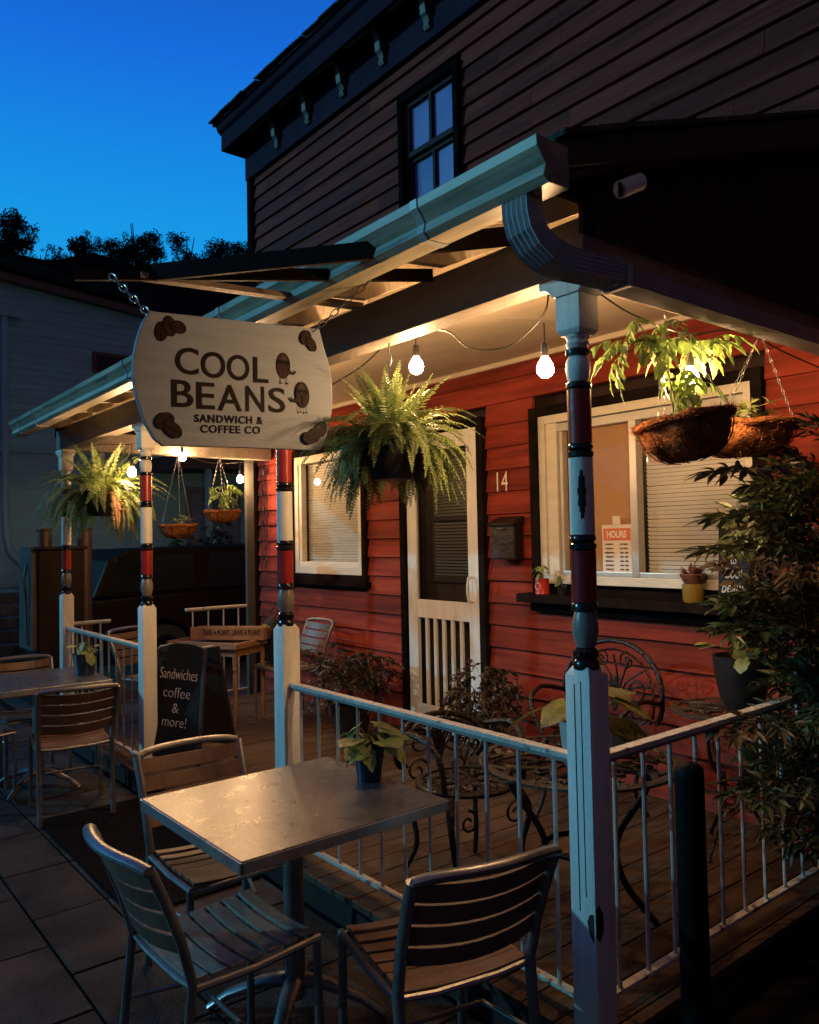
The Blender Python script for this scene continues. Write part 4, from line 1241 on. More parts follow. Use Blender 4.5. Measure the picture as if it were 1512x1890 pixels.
pot(p1, 0.062, 0.125, POTN); leafy(p1, 0.11, 20, 0.01, 0.10, 0.075, SYN, rg, (0.8, 1.45))
p2 = thing('potted_plant', 'small plant in a navy pot on the far table at the left', 'potted plant', (-4.20, -0.25, 0.74), 0.7, 'potted plants on the outdoor tables')
pot(p2, 0.085, 0.15, POTN); leafy(p2, 0.13, 16, 0.01, 0.10, 0.09, SYN, rg, (0.6, 1.0))
p3 = thing('potted_plant', 'large white glazed pot with yellow caladium leaves behind the nearest post on the iron table', 'potted plant', (-0.345, 0.40, 0.785))
pot(p3, 0.095, 0.17, POTW); leafy(p3, 0.15, 5, 0.03, 0.16, 0.12, CAL, rg, (0.8, 1.2))
for (dx, dy, dz, rz_) in ((-0.13, -0.07, 0.20, 3.8), (0.07, 0.11, 0.24, 0.9), (0.09, 0.06, 0.16, 0.4)):
    link('leaf', CAL[0], p3, (dx, dy, dz), rot=(0.2, 0.3, rz_), scale=(1.25,) * 3)
    MB().tube([(0, 0, 0.15), (dx, dy, dz)], 0.003, 5).build('stem', STEM, p3)
p4 = thing('cup', 'small empty white rimmed pot beside the big white pot on the iron table', 'pot', (-0.36, 0.62, 0.785))
MB().lathe([(0.035, 0), (0.048, 0.05), (0.052, 0.10), (0.052, 0.105), (0.046, 0.105), (0.042, 0.05), (0.03, 0.02)], seg=24).build('cup_body', POTW, p4, smooth=True)
# dark bushes either side of the door
def bush(label, loc, pr, ph, cen, rad, nsp, m, seed, name='bushy_plant', droop=0.6, lf=(0.045, 0.022), hang=False):
    rg = random.Random(seed)
    f = thing(name, label, 'potted plant', loc)
    if pr: pot(f, pr, ph, POTB)
    sprays = []
    for _ in range(6):
        b = MB()
        pts = [Vector((0, 0, 0))]
        a = rg.uniform(0.2, 1.2) if not hang else rg.uniform(-0.2, 0.5)
        for i in range(7):
            a -= droop * 0.35
            pts.append(pts[-1] + Vector((math.cos(a), rg.uniform(-0.2, 0.2), math.sin(a))) * 0.034)
        b.tube(pts, 0.0018, 4)
        for p in pts[1:]:
            for q in range(3):
                an = rg.uniform(0, 2 * PI)
                leaf(b, p, (0.4 + math.cos(an) * 0.6, math.sin(an), rg.uniform(-0.9, 0.3)), (rg.uniform(-0.3, 0.3), rg.uniform(-0.3, 0.3), 1), lf[0] * rg.uniform(0.7, 1.3), lf[1] * rg.uniform(0.7, 1.3))
        sprays.append(b.mesh('spray', m))
    for i in range(nsp):
        while True:
            v = Vector([rg.uniform(-1, 1) for _ in range(3)])
            if v.length < 1: break
        v = v * (0.35 + 0.65 * rg.random())
        p = Vector(cen) + Vector((v.x * rad[0], v.y * rad[1], v.z * rad[2]))
        an = math.atan2(v.y, v.x) + rg.uniform(-0.7, 0.7)
        s_ = rg.uniform(0.7, 1.2)
        link('spray', rg.choice(sprays), f, tuple(p), rot=(rg.uniform(-0.5, 0.5), rg.uniform(-0.8, 0.5), an), scale=(s_,) * 3)
    MB().tube([(0, 0, ph), (0.02, 0, cen[2])], [0.008, 0.004], 6).build('stem', BARK, f)
    return f
bush('broad dark leafed bush in a black pot left of the screen door', (-3.55, 1.55, 0.14), 0.17, 0.24, (0, 0, 0.46), (0.36, 0.26, 0.26), 95, COLEUS, 31)
bs = bush('trailing dark maroon plant on a stand right of the screen door', (-2.12, 1.58, 0.14), 0, 0.36, (0, 0, 0.45), (0.20, 0.18, 0.33), 80, COLEUS, 32, droop=1.0)
for k in range(3):
    a = 2 * PI * k / 3
    MB().tube([(0.05 * math.cos(a), 0.05 * math.sin(a), 0.30), (0.14 * math.cos(a), 0.14 * math.sin(a), 0)], 0.008, 6).build('stand_leg', IRON, bs)
MB().lathe([(0.09, 0.24), (0.13, 0.36), (0.12, 0.36), (0.10, 0.3)], seg=20).build('pot', POTB, bs, smooth=True)

# nandina at the right edge: canes with layered sprays of lance leaves
def nandina(loc):
    rg = random.Random(77)
    f = thing('nandina_shrub', 'tall leafy nandina shrub leaning over the side railing at the right edge', 'shrub', loc)
    sprays = []
    for _ in range(9):
        b = MB()
        def branch(p, yawa, L, lvl):
            d = Vector((math.cos(yawa), math.sin(yawa), 0.05 - 0.12 * rg.random()))
            pts = [p + d * L * t + Vector((0, 0, -0.10 * L * t * t)) for t in (0, 0.25, 0.5, 0.75, 1)]
            b.tube(pts, 0.0013 if lvl else 0.002, 4)
            for i, q in enumerate(pts[1:]):
                if lvl == 0:
                    for s_ in (-1, 1):
                        branch(q, yawa + s_ * rg.uniform(0.6, 1.0), L * 0.42 * (1.2 - 0.2 * i), 1)
                else:
                    for s_ in (-1, 1):
                        an = yawa + s_ * rg.uniform(0.5, 0.9)
                        leaf(b, q, (math.cos(an), math.sin(an), rg.uniform(-0.75, 0.5)), (rg.uniform(-0.8, 0.8), rg.uniform(-0.8, 0.8), 1), rg.uniform(0.035, 0.068), rg.uniform(0.013, 0.022))
            q = pts[-1]
            leaf(b, q, (d.x, d.y, rg.uniform(-0.2, 0.2)), (0, 0, 1), rg.uniform(0.075, 0.095), 0.026)
        branch(Vector((0, 0, 0)), 0.0, rg.uniform(0.20, 0.30), 0)
        sprays.append(b.mesh('leaf_spray', NANDINA if _ % 3 else mat('bronze_leaf', (0.060, 0.040, 0.020), 0.45, 0.4, 6, 0.0, trans=0.2)))
    for k in range(11):
        a = rg.uniform(0, 2 * PI)
        top = Vector((0.22 * math.cos(a) * rg.random(), 0.40 * math.sin(a) * rg.random(), rg.uniform(1.2, 1.9)))
        pts = [Vector((rg.uniform(-.06, .06), rg.uniform(-.08, .08), 0))]
        for t in (0.33, 0.66, 1.0):
            pts.append(Vector((top.x * t, top.y * t, top.z * t)) + Vector((rg.uniform(-.02, .02), rg.uniform(-.02, .02), 0)))
        MB().tube(pts, [0.008, 0.007, 0.006, 0.004], 6).build('cane', BARK, f, smooth=True)
    for i in range(225):
        z = rg.uniform(0.40, 1.98)
        w = 0.27 if z < 1.40 else 0.21
        a = rg.uniform(0, 2 * PI)
        r_ = rg.uniform(0.0, 1.0)
        p = (w * 0.62 * r_ * math.cos(a), w * 1.25 * r_ * math.sin(a), z)
        s_ = rg.uniform(0.75, 1.1)
        link('leaf_spray', rg.choice(sprays), f, p, rot=(rg.uniform(-1.0, 1.0), rg.uniform(-1.0, 0.6), a + rg.uniform(-1.0, 1.0)), scale=(s_,) * 3)
    # the long fronds reaching left across the window
    for (p, an) in (((-0.05, -0.42, 1.72), -1.75), ((-0.06, -0.40, 1.60), -1.7), ((-0.05, -0.38, 1.42), -1.9), ((-0.03, -0.42, 1.88), -1.6), ((-0.05, -0.42, 1.30), -1.8), ((0.0, -0.36, 0.95), -1.9), ((0.02, -0.40, 0.75), -1.7)):
        link('leaf_spray', sprays[int(abs(p[2]) * 10) % 9], f, p, rot=(0, -0.05, an), scale=(1.25,) * 3)
        MB().tube([(0, -0.03, p[2] - 0.25), (p[0] * 0.6, p[1] * 0.6, p[2] - 0.06), p], 0.003, 5).build('twig', BARK, f)
    return f
nandina((0.19, 1.44, 0.0))

# ================================================================== CHAIRS
def slat_mesh(w, d, t, bow, name, m, seg=8, axis='y'):
    """board w wide along X, d deep, t thick, sagging by bow in the middle"""
    b = MB()
    for i in range(seg + 1):
        x_ = -w / 2 + w * i / seg
        k = -bow * (1 - (2 * x_ / w) ** 2)
        if axis == 'y':
            b.v += [(x_, -d / 2, k), (x_, d / 2, k), (x_, d / 2, k + t), (x_, -d / 2, k + t)]
        else:
            b.v += [(x_, k, -d / 2), (x_, k + t, -d / 2), (x_, k + t, d / 2), (x_, k, d / 2)]
    for i in range(seg):
        for q in range(4):
            j = (q + 1) % 4
            b.f.append([i * 4 + q, i * 4 + j, i * 4 + 4 + j, i * 4 + 4 + q])
    b.f.append([0, 1, 2, 3]); b.f.append([seg * 4 + q for q in (3, 2, 1, 0)])
    return b.mesh(name, m, bevel=0.002)
def make_chair(seatm, backm, label):
    c = thing('cafe_chair', label, 'chair', (0, 0, 0), 0, 'steel tube cafe chairs with slatted seats')
    def BK(z):  # y of the back tube at height z
        return -0.205 - 0.135 * ((z - 0.45) / 0.37) ** 1.3 if z > 0.45 else -0.205 - 0.05 * (0.45 - z) / 0.45
    for s_ in (-1, 1):
        pts = [(s_ * 0.205, BK(0), 0.0), (s_ * 0.205, BK(0.2), 0.2), (s_ * 0.208, BK(0.45), 0.45), (s_ * 0.212, BK(0.58), 0.58), (s_ * 0.216, BK(0.70), 0.70), (s_ * 0.219, BK(0.79), 0.79)]
        MB().tube(pts, 0.0135, 10, flat=1.25).build('leg', STEEL, c, smooth=True)
        MB().tube([(s_ * 0.208, 0.205, 0.0), (s_ * 0.208, 0.205, 0.2), (s_ * 0.208, 0.200, 0.43)], 0.0135, 10).build('leg', STEEL, c, smooth=True)
        MB().tube([(s_ * 0.208, -0.20, 0.432), (s_ * 0.208, 0.0, 0.424), (s_ * 0.208, 0.212, 0.437)], 0.011, 8).build('seat_rail', STEEL, c, smooth=True)
    pts = []
    for k in range(13):
        t = -1 + 2 * k / 12
        rz_ = 0.79 + 0.014 * (1 - abs(t) ** 5)
        pts.append((t * 0.219, BK(0.80) - 0.045 * (1 - t * t), rz_))
    MB().tube(pts, 0.0145, 10, flat=1.3).build('top_rail', STEEL, c, smooth=True)
    sm_ = slat_mesh(0.39, 0.047, 0.012, 0.014, 'seat_slat', seatm)
    for k in range(7):
        y_ = -0.175 + 0.0585 * k
        dz = 0.010 * math.cos((k / 6 - 0.4) * PI) * -1 + 0.006
        link('seat_slat', sm_, c, (0, y_, 0.440 + dz * 0.8), rot=(0.05 * (k - 3) * -0.5, 0, 0))
    bm_ = slat_mesh(0.412, 0.058, 0.010, 0.040, 'back_slat', backm, axis='z')
    for k in range(4):
        z_ = 0.560 + 0.0645 * k
        link('back_slat', bm_, c, (0, BK(z_) + 0.0, z_), rot=(0.34, 0, 0))
    MB().tube([(-0.208, -0.20, 0.436), (-0.1, -0.203, 0.426), (0.1, -0.203, 0.426), (0.208, -0.20, 0.436)], 0.010, 8).build('seat_rail', STEEL, c, smooth=True)
    MB().tube([(-0.208, 0.203, 0.430), (0.208, 0.203, 0.430)], 0.010, 8).build('seat_rail', STEEL, c, smooth=True)
    MB().tube([(-0.206, -0.225, 0.25), (-0.15, -0.03, 0.25), (0.15, -0.03, 0.25), (0.206, -0.225, 0.25)], 0.008, 8).build('stretcher', STEEL, c, smooth=True)
    return c
grey = make_chair(SLAT, SLATD, 'grey slatted chair at the bottom left, pulled up to the near table')
brown = make_chair(SLATB, SLATD, 'chair in the centre foreground with a dark slatted back turned to the viewer')
warm = make_chair(SLATB, SLATB, 'brown wooden slatted chair on the far side of the near table')
def put(o, x, y, z, rz):
    o.location = (x, y, z); o.rotation_euler = (0, 0, rz)
put(grey, -0.715, -0.885, 0, R(2))
put(brown, -0.245, -0.445, 0, R(77))
put(warm, -1.28, -0.62, 0, R(-92))
def again(src, x, y, z, rz, label):
    o = copy_tree(src)
    o['label'] = label
    put(o, x, y, z, rz)
    return o
again(brown, -3.66, -0.50, 0, R(82), 'dark backed chair on the near side of the far table, its back towards the doormat')
again(grey, -4.30, -0.93, 0, R(0), 'chair cut off by the left edge, only its greenish seat showing below the far table')
again(warm, -4.62, -0.50, 0, R(-90), 'brown backed chair behind the far table, next to the farthest post')
white_c = again(grey, -4.38, 1.48, 0.14, R(178), 'pale slatted chair against the red wall with a black bag on it')
again(grey, -4.75, 0.50, 0.14, R(-60), 'pale slatted chair inside the railing behind the second farthest post')

# tables
def cafe_table(label, x0, x1, y0, y1, rz=0):
    cx, cy = (x0 + x1) / 2, (y0 + y1) / 2
    t = thing('cafe_table', label, 'table', (cx, cy, 0), rz, 'square steel topped tables on the pavement')
    hx, hy = (x1 - x0) / 2, (y1 - y0) / 2
    MB().box(-hx + 0.004, hx - 0.004, -hy + 0.004, hy - 0.004, 0.712, 0.740).build('table_top', TABM, t, bevel=0.003)
    MB().box(-hx, hx, -hy, -hy + 0.012, 0.702, 0.737).box(-hx, hx, hy - 0.012, hy, 0.702, 0.737).box(-hx, -hx + 0.012, -hy, hy, 0.7015, 0.7365).box(hx - 0.012, hx, -hy, hy, 0.7015, 0.7365).build('edge_band', EDGE, t, bevel=0.002)
    MB().tube([(0, 0, 0.06), (0, 0, 0.70)], 0.036, 20).build('pedestal', STEEL, t, smooth=True)
    MB().box(-0.2, 0.2, -0.03, 0.03, 0.69, 0.705).box(-0.03, 0.03, -0.2, 0.2, 0.688, 0.701).build('mount_plate', STEEL, t)
    for k in range(4):
        a = PI / 4 + k * PI / 2
        MB().tube([(0.03 * math.cos(a), 0.03 * math.sin(a), 0.12), (0.12 * math.cos(a), 0.12 * math.sin(a), 0.105), (0.24 * math.cos(a), 0.24 * math.sin(a), 0.06), (0.31 * math.cos(a), 0.31 * math.sin(a), 0.012)], [0.024, 0.020, 0.016, 0.014], 10, flat=1.4).build('foot', STEEL, t, smooth=True)
    return t
t1 = cafe_table('near square steel topped table with rain drops and a navy potted plant', -1.255, -0.495, -0.945, -0.145, R(0.6))
t2 = cafe_table('far square steel topped table cut by the left edge', -4.66, -3.88, -0.93, -0.15, R(-3))
# water drops beaded on the near table top
drops = MB()
rgd = random.Random(4)
for _ in range(150):
    u = rgd.uniform(-0.36, 0.2); v = rgd.uniform(-0.3, 0.38)
    r_ = rgd.uniform(0.0012, 0.0038)
    drops.lathe([(r_, 0), (r_ * 0.8, r_ * 0.35), (r_ * 0.3, r_ * 0.5)], (u, v, 0.7401), 8)
drops.build('water_drops', mat('water_bead', (0.3, 0.3, 0.3), 0.03, 0.0, 5, 0, metal=0.6), t1, kind='stuff', smooth=True)

# doormat
mt_ = MB().box(-3.55, -1.95, -0.725, -0.10, 0.0, 0.014).build('doormat', MATB, bevel=0.004)
tagp(mt_, 'long black rubber mat on the pavement in front of the porch opening', 'mat')
lit_ = MB()
rgl = random.Random(44)
for _ in range(70):
    x_, y_ = rgl.uniform(-5.5, 0.3), rgl.uniform(-2.2, -0.12)
    a = rgl.uniform(0, 6.28)
    leaf(lit_, (x_, y_, 0.004), (math.cos(a), math.sin(a), 0.05), (rgl.uniform(-.3, .3), rgl.uniform(-.3, .3), 1), rgl.uniform(0.008, 0.026), rgl.uniform(0.004, 0.012))
for _ in range(40):
    x_, y_ = rgl.uniform(-4.5, 0.0), rgl.uniform(0.1, 1.9)
    a = rgl.uniform(0, 6.28)
    leaf(lit_, (x_, y_, 0.144), (math.cos(a), math.sin(a), 0.05), (rgl.uniform(-.3, .3), rgl.uniform(-.3, .3), 1), rgl.uniform(0.010, 0.028), rgl.uniform(0.005, 0.014))
tagp(lit_.build('leaf_litter', mat('dry_leaf', (0.13, 0.10, 0.07), 0.8, 0.5, 30, 0.0)), 'scattered dry leaf litter on the paving and the deck', 'leaf litter', kind='stuff')
# bollard
BOLM = mat('bollard_paint', (0.004, 0.003, 0.0035), 0.6, 0.3, 9, 0.1, spec=0.12)
bo = thing('bollard', 'black steel post standing outside the side railing at the right', 'bollard', (0.44, -0.15, 0))
MB().tube([(0, 0, -0.012), (0, 0, 1.03)], 0.037, 24).build('post', BOLM, bo, smooth=True)
MB().lathe([(0.037, 1.03), (0.036, 1.045), (0.026, 1.058), (0.005, 1.064)], seg=24).build('cap', BOLM, bo, smooth=True)
MB().lathe([(0.08, -0.011), (0.08, 0.0), (0.04, 0.006)], seg=24).build('base_plate', BOLM, bo, smooth=True)

# ================================================================== A-FRAME CHALKBOARD
af = thing('chalkboard_sign', 'A-frame chalkboard reading Sandwiches coffee & more! in the porch opening', 'chalkboard', (-3.60, 0.25, 0.14), R(30))
Hh = 0.85; lean = 0.15
def AF(u, v, t): return (u, -0.20 + lean * v / Hh - t, v)     # front leaf
def AB(u, v, t): return (u, 0.24 - lean * 1.2 * v / Hh + t, v)
wb = 0.20; wt = 0.175
top = [(wt * math.cos(a) * 1.0, 0.785 + 0.045 * math.sin(a)) for a in [PI * k / 10 for k in range(11)]]
outl = [(wb - 0.015, 0.10)] + [(u, v) for u, v in top] + [(-wb + 0.015, 0.10), (-0.10, 0.10), (-0.07, 0.07), (0.07, 0.07), (0.10, 0.10)]
MB().poly_prism(outl, AF, 0.0, 0.012).build('slate', CHALK, af, bevel=0.002)
for fn, nm in ((AF, 'front_leg'), (AB, 'back_leg')):
    for s_ in (-1, 1):
        MB().poly_prism([(s_ * wb, 0), (s_ * (wb + 0.035), 0), (s_ * (wt + 0.022), 0.80), (s_ * wt, 0.80)], fn, -0.004, 0.016).build(nm, FRAMED, af, bevel=0.003)
MB().poly_prism([(wb, 0.10), (wt, 0.79), (-wt, 0.79), (-wb, 0.10)], AB, 0.0, 0.01).build('back_slate', FRAMED, af)
MB().box(-0.19, -0.15, -0.06, 0.06, 0.80, 0.808).box(0.15, 0.19, -0.06, 0.06, 0.80, 0.808).build('hinge', STEEL, af)
def chalk(s, v, w, sh=0.0, hgt=None):
    n = Vector((0, -1, -lean / Hh)).normalized()
    o = Vector(AF(0, v, 0.0135))
    uy = Vector((0, lean / Hh, 1)).normalized()
    text(s, 0.1, CHALKW, af, o, (1, 0, -0.05), uy, offset=-0.0016, width=w, height=hgt, shear=sh, name='chalk_writing')
chalk('Sandwiches', 0.63, 0.30, 0.05, 0.07); chalk('coffee', 0.510, 0.215, 0.0, 0.065)
chalk('&', 0.41, 0.05, 0.0, 0.06); chalk('more!', 0.325, 0.19, 0.05, 0.065)

# ================================================================== WOOD PLANT TABLE + TROUGH
wt_ = thing('side_table', 'small light wood table with turned legs behind the chalkboard', 'table', (-4.72, 1.02, 0.14), R(26))
MB().box(-0.36, 0.36, -0.25, 0.25, 0.635, 0.66).build('table_top', TANW, wt_, bevel=0.006)
for (a, b) in ((-0.36, -0.335), (0.335, 0.36)):
    MB().box(a, b, -0.25, 0.25, 0.66, 0.685).build('tray_edge', TANW, wt_, bevel=0.003)
MB().box(-0.335, 0.335, 0.225, 0.25, 0.66, 0.685).box(-0.335, 0.335, -0.25, -0.225, 0.66, 0.685).build('tray_edge', TANW, wt_, bevel=0.003)
MB().box(-0.31, 0.31, -0.20, -0.18, 0.57, 0.635).box(-0.31, 0.31, 0.18, 0.20, 0.57, 0.635).box(-0.31, -0.29, -0.18, 0.18, 0.57, 0.635).box(0.29, 0.31, -0.18, 0.18, 0.57, 0.635).build('apron', TANW, wt_)
legp = [(0.012, 0), (0.016, 0.02), (0.014, 0.10), (0.020, 0.12), (0.014, 0.14), (0.018, 0.30), (0.022, 0.42), (0.015, 0.45), (0.023, 0.47), (0.015, 0.49), (0.022, 0.51), (0.022, 0.60)]
lm = MB().lathe(legp, seg=14).mesh('leg', TANW, smooth=True)
for a in (-0.30, 0.30):
    for b in (-0.19, 0.19):
        link('leg', lm, wt_, (a, b, 0))
tr = thing('wooden_trough', 'wooden plant box lettered TAKE A PLANT, LEAVE A PLANT on the small table', 'plant box', (-4.66, 1.10, 0.825), R(40))
MB().box(-0.33, 0.33, -0.10, -0.085, 0, 0.105).build('front_board', TANW, tr, bevel=0.002)
MB().box(-0.33, 0.33, 0.085, 0.10, 0, 0.095).build('back_board', TANW, tr, bevel=0.002)
MB().box(-0.33, -0.315, -0.085, 0.085, 0, 0.095).box(0.315, 0.33, -0.085, 0.085, 0, 0.095).build('end_board', TANW, tr)
MB().box(-0.315, 0.315, -0.085, 0.085, 0.002, 0.05).build('soil', SOIL, tr)
text('TAKE A PLANT, LEAVE A PLANT', 0.05, INK, tr, (0.04, -0.1005, 0.056), (1, 0, 0), (0, 0, 1), offset=0.0022, width=0.52, height=0.055)
rgp = random.Random(15)
cc = thing('terracotta_pot', 'little brown pot with a seedling at the right end of the plant box', 'potted plant', (-4.42, 1.30, 0.825))
pot(cc, 0.05, 0.08, mat('terracotta', (0.10, 0.035, 0.022), 0.7)); leafy(cc, 0.07, 6, 0.01, 0.06, 0.04, SYN, rgp, (0.4, 0.6))
# black bag slung on the pale chair
bag = thing('black_bag', 'slumped black bag hanging from the back of the pale chair by the red wall', 'bag', (-4.50, 1.40, 0.60))
bb = MB()
rgb = random.Random(3)
sect = [(0.02, 0.0), (0.10, 0.02), (0.125, 0.10), (0.12, 0.22), (0.10, 0.32), (0.06, 0.38), (0.02, 0.40)]
for r_, z_ in sect:
    for k in range(16):
        a = 2 * PI * k / 16
        j = 1 + rgb.uniform(-0.07, 0.07)
        bb.v.append((r_ * j * math.cos(a), r_ * j * math.sin(a) * 0.55, z_))
for i in range(len(sect) - 1):
    for k in range(16):
        a = i * 16 + k; c_ = i * 16 + (k + 1) % 16
        bb.f.append([a, c_, c_ + 16, a + 16])
bb.f.append(list(range(16))[::-1]); bb.f.append([(len(sect) - 1) * 16 + k for k in range(16)])
bb.build('bag_body', FABRIC, bag, smooth=True)
MB().tube(catmull([(-0.04, 0, 0.38), (-0.05, 0.02, 0.44), (0.0, 0.03, 0.47), (0.05, 0.02, 0.44), (0.04, 0, 0.38)], 5), 0.006, 6).build('strap', FABRIC, bag)

# ================================================================== CAST IRON SET
def spiral(c, r0, r1, turns, a0, n=22, plane='xz', sgn=1):
    pts = []
    for i in range(n + 1):
        t = i / n
        r_ = r0 + (r1 - r0) * t
        a = a0 + sgn * turns * 2 * PI * t
        u, v = r_ * math.cos(a), r_ * math.sin(a)
        if plane == 'xz': pts.append((c[0] + u, c[1], c[2] + v))
        else: pts.append((c[0] + u, c[1] + v, c[2]))
    return pts
def pierced_disc(R_, z, parent, m, n=18, t=0.008, seed=1):
    rg = random.Random(seed)
    MB().lathe([(R_ - 0.035, z), (R_ - 0.033, z + t), (R_ - 0.008, z + t), (R_, z + t * 0.6), (R_, z - t * 0.6), (R_ - 0.008, z - t * 0.7)], seg=48, cap=False).build('rim', m, parent, smooth=True)
    MB().lathe([(0.001, z + t * 0.4), (0.05, z + t * 0.4), (0.055, z), (0.001, z)], seg=20, cap=False).build('boss', m, parent)
    web = MB()
    for k in range(n):
        a = 2 * PI * k / n
        pts = []
        for i in range(7):
            r_ = 0.05 + (R_ - 0.085) * i / 6
            aa = a + 0.16 * math.sin(i * 1.05) * (1 if k % 2 else -1)
            pts.append((r_ * math.cos(aa), r_ * math.sin(aa), z))
        web.tube(pts, 0.0075, 6)
        for i in (2, 3, 4, 5):
            r_ = 0.05 + (R_ - 0.085) * i / 6
            aa = a + 0.16 * math.sin(i * 1.05) * (1 if k % 2 else -1)
            for s_ in (-1, 1):
                e = (min(R_ - 0.03, r_ + 0.045)); ea = aa + s_ * (0.16)
                web.tube([(r_ * math.cos(aa), r_ * math.sin(aa), z), (e * math.cos(ea), e * math.sin(ea), z)], 0.006, 5)
    web.build('pierced_web', m, parent, smooth=True)
it = thing('iron_table', 'round pierced cast iron table behind the nearest post', 'table', (-0.42, 0.46, 0.14))
pierced_disc(0.385, 0.635, it, IRONT, 18)
for k in range(4):
    a = PI / 4 + k * PI / 2
    ca, sa = math.cos(a), math.sin(a)
    MB().tube(catmull([(0.27 * ca, 0.27 * sa, 0.62), (0.25 * ca, 0.25 * sa, 0.52), (0.14 * ca, 0.14 * sa, 0.34), (0.16 * ca, 0.16 * sa, 0.18), (0.28 * ca, 0.28 * sa, 0.02)], 5), 0.013, 8, flat=0.7).build('leg', IRON, it, smooth=True)
MB().lathe([(0.13, 0.30), (0.15, 0.305), (0.15, 0.315), (0.13, 0.32)], seg=24, cap=False).build('ring', IRON, it)
def iron_chair(label, loc, rz, bw_=0.25, bh=0.50):
    c = thing('iron_chair', label, 'chair', loc, rz, 'ornate cast iron chairs on the deck')
    pierced_disc(0.225, 0.43, c, IRON, 12, 0.010, 2)
    for s_ in (-1, 1):
        MB().tube(catmull([(s_ * 0.17, 0.14, 0.42), (s_ * 0.20, 0.19, 0.32), (s_ * 0.17, 0.17, 0.16), (s_ * 0.20, 0.22, 0.01)], 5), [0.018] * 5 + [0.014] * 5 + [0.011] * 6, 8).build('leg', IRON, c, smooth=True)
        MB().tube(catmull([(s_ * 0.15, -0.14, 0.42), (s_ * 0.17, -0.19, 0.30), (s_ * 0.16, -0.17, 0.14), (s_ * 0.19, -0.23, 0.01)], 5), 0.012, 8).build('leg', IRON, c, smooth=True)
        MB().tube(spiral((s_ * 0.12, 0.20, 0.33), 0.05, 0.012, 1.2, 0.5 * PI, sgn=s_), 0.006, 6).build('scroll', IRON, c, smooth=True)
        MB().tube(catmull([(s_ * bw_, -0.19, 0.62), (s_ * (bw_ + 0.02), 0.0, 0.66), (s_ * (bw_ - 0.01), 0.13, 0.60), (s_ * 0.20, 0.15, 0.44)], 6), 0.013, 8).build('arm', IRON, c, smooth=True)
    # round openwork back
    arch = []
    for k in range(25):
        t = PI * (-0.18 + 1.36 * k / 24)
        arch.append((bw_ * 1.05 * math.cos(t), -0.20 - 0.05 * abs(math.sin(t)), 0.43 + bh * 0.42 + bh * 0.52 * math.sin(t)))
    MB().tube(arch, 0.014, 8).build('back_frame', IRON, c, smooth=True)
    arch2 = [(x_ * 0.84, y_, 0.43 + (z_ - 0.43) * 0.90) for x_, y_, z_ in arch]
    sc_ = MB().tube(arch2, 0.007, 6)
    zc = 0.43 + bh * 0.40
    for k in range(7):
        a = PI * (0.08 + 0.84 * k / 6)
        sc_.tube(catmull([(0, -0.235, zc - 0.1), (bw_ * 0.25 * math.cos(a + 0.3), -0.235, zc + 0.08 * math.sin(a)), (bw_ * 0.8 * math.cos(a), -0.235, zc + bh * 0.40 * math.sin(a))], 5), 0.006, 6)
    for s_ in (-1, 1):
        sc_.tube(spiral((s_ * bw_ * 0.45, -0.235, zc + 0.03), 0.075, 0.015, 1.4, 0, sgn=s_), 0.006, 6)
        sc_.tube(spiral((s_ * bw_ * 0.5, -0.232, zc - 0.10), 0.06, 0.012, 1.3, PI, sgn=-s_), 0.006, 6)
        sc_.tube(spiral((s_ * bw_ * 0.28, -0.238, zc + bh * 0.34), 0.05, 0.01, 1.3, PI / 2, sgn=s_), 0.006, 6)
    for k in range(10):
        a = 2 * PI * k / 10
        sc_.tube([(0, -0.238, zc + 0.05), (0.045 * math.cos(a), -0.238, zc + 0.05 + 0.045 * math.sin(a))], [0.010, 0.004], 6)
    sc_.build('scrollwork', IRON, c, smooth=True)
    return c
iron_chair('ornate iron chair left of the round iron table, behind the near railing', (-1.02, 0.42, 0.14), R(-100), 0.23, 0.27)
iron_chair('wide round backed ornate iron chair against the red wall behind the nearest post', (-1.13, 1.42, 0.14), R(182), 0.30, 0.52)
0 and iron_chair('ornate iron chair tucked under the big window, its back touching the wall', (-1.78, 1.48, 0.14), R(178), 0.24, 0.40)
st = thing('bistro_table', 'small round slatted bistro table in front of the wall at the right', 'table', (-0.42, 1.58, 0.14))
pierced_disc(0.27, 0.66, st, IRONT, 14)
for k in range(3):
    a = 2 * PI * k / 3 + 0.5
    ca, sa = math.cos(a), math.sin(a)
    MB().tube(catmull([(0.20 * ca, 0.20 * sa, 0.65), (0.17 * ca, 0.17 * sa, 0.45), (0.06 * ca, 0.06 * sa, 0.28), (0.22 * ca, 0.22 * sa, 0.0)], 5), 0.009, 8).build('leg', IRON, st, smooth=True)
po = thing('potted_plant', 'pale green trailing plant in a dark pot on the small bistro table beside the nandina', 'potted plant', (-0.34, 1.56, 0.81))
MB().lathe([(0.07, 0), (0.10, 0.06), (0.125, 0.18), (0.13, 0.26), (0.12, 0.26), (0.11, 0.2)], seg=24).build('pot', POTB, po, smooth=True)
leafy(po, 0.24, 16, 0.0, 0.14, 0.17, SYN, random.Random(8), (0.8, 1.2))

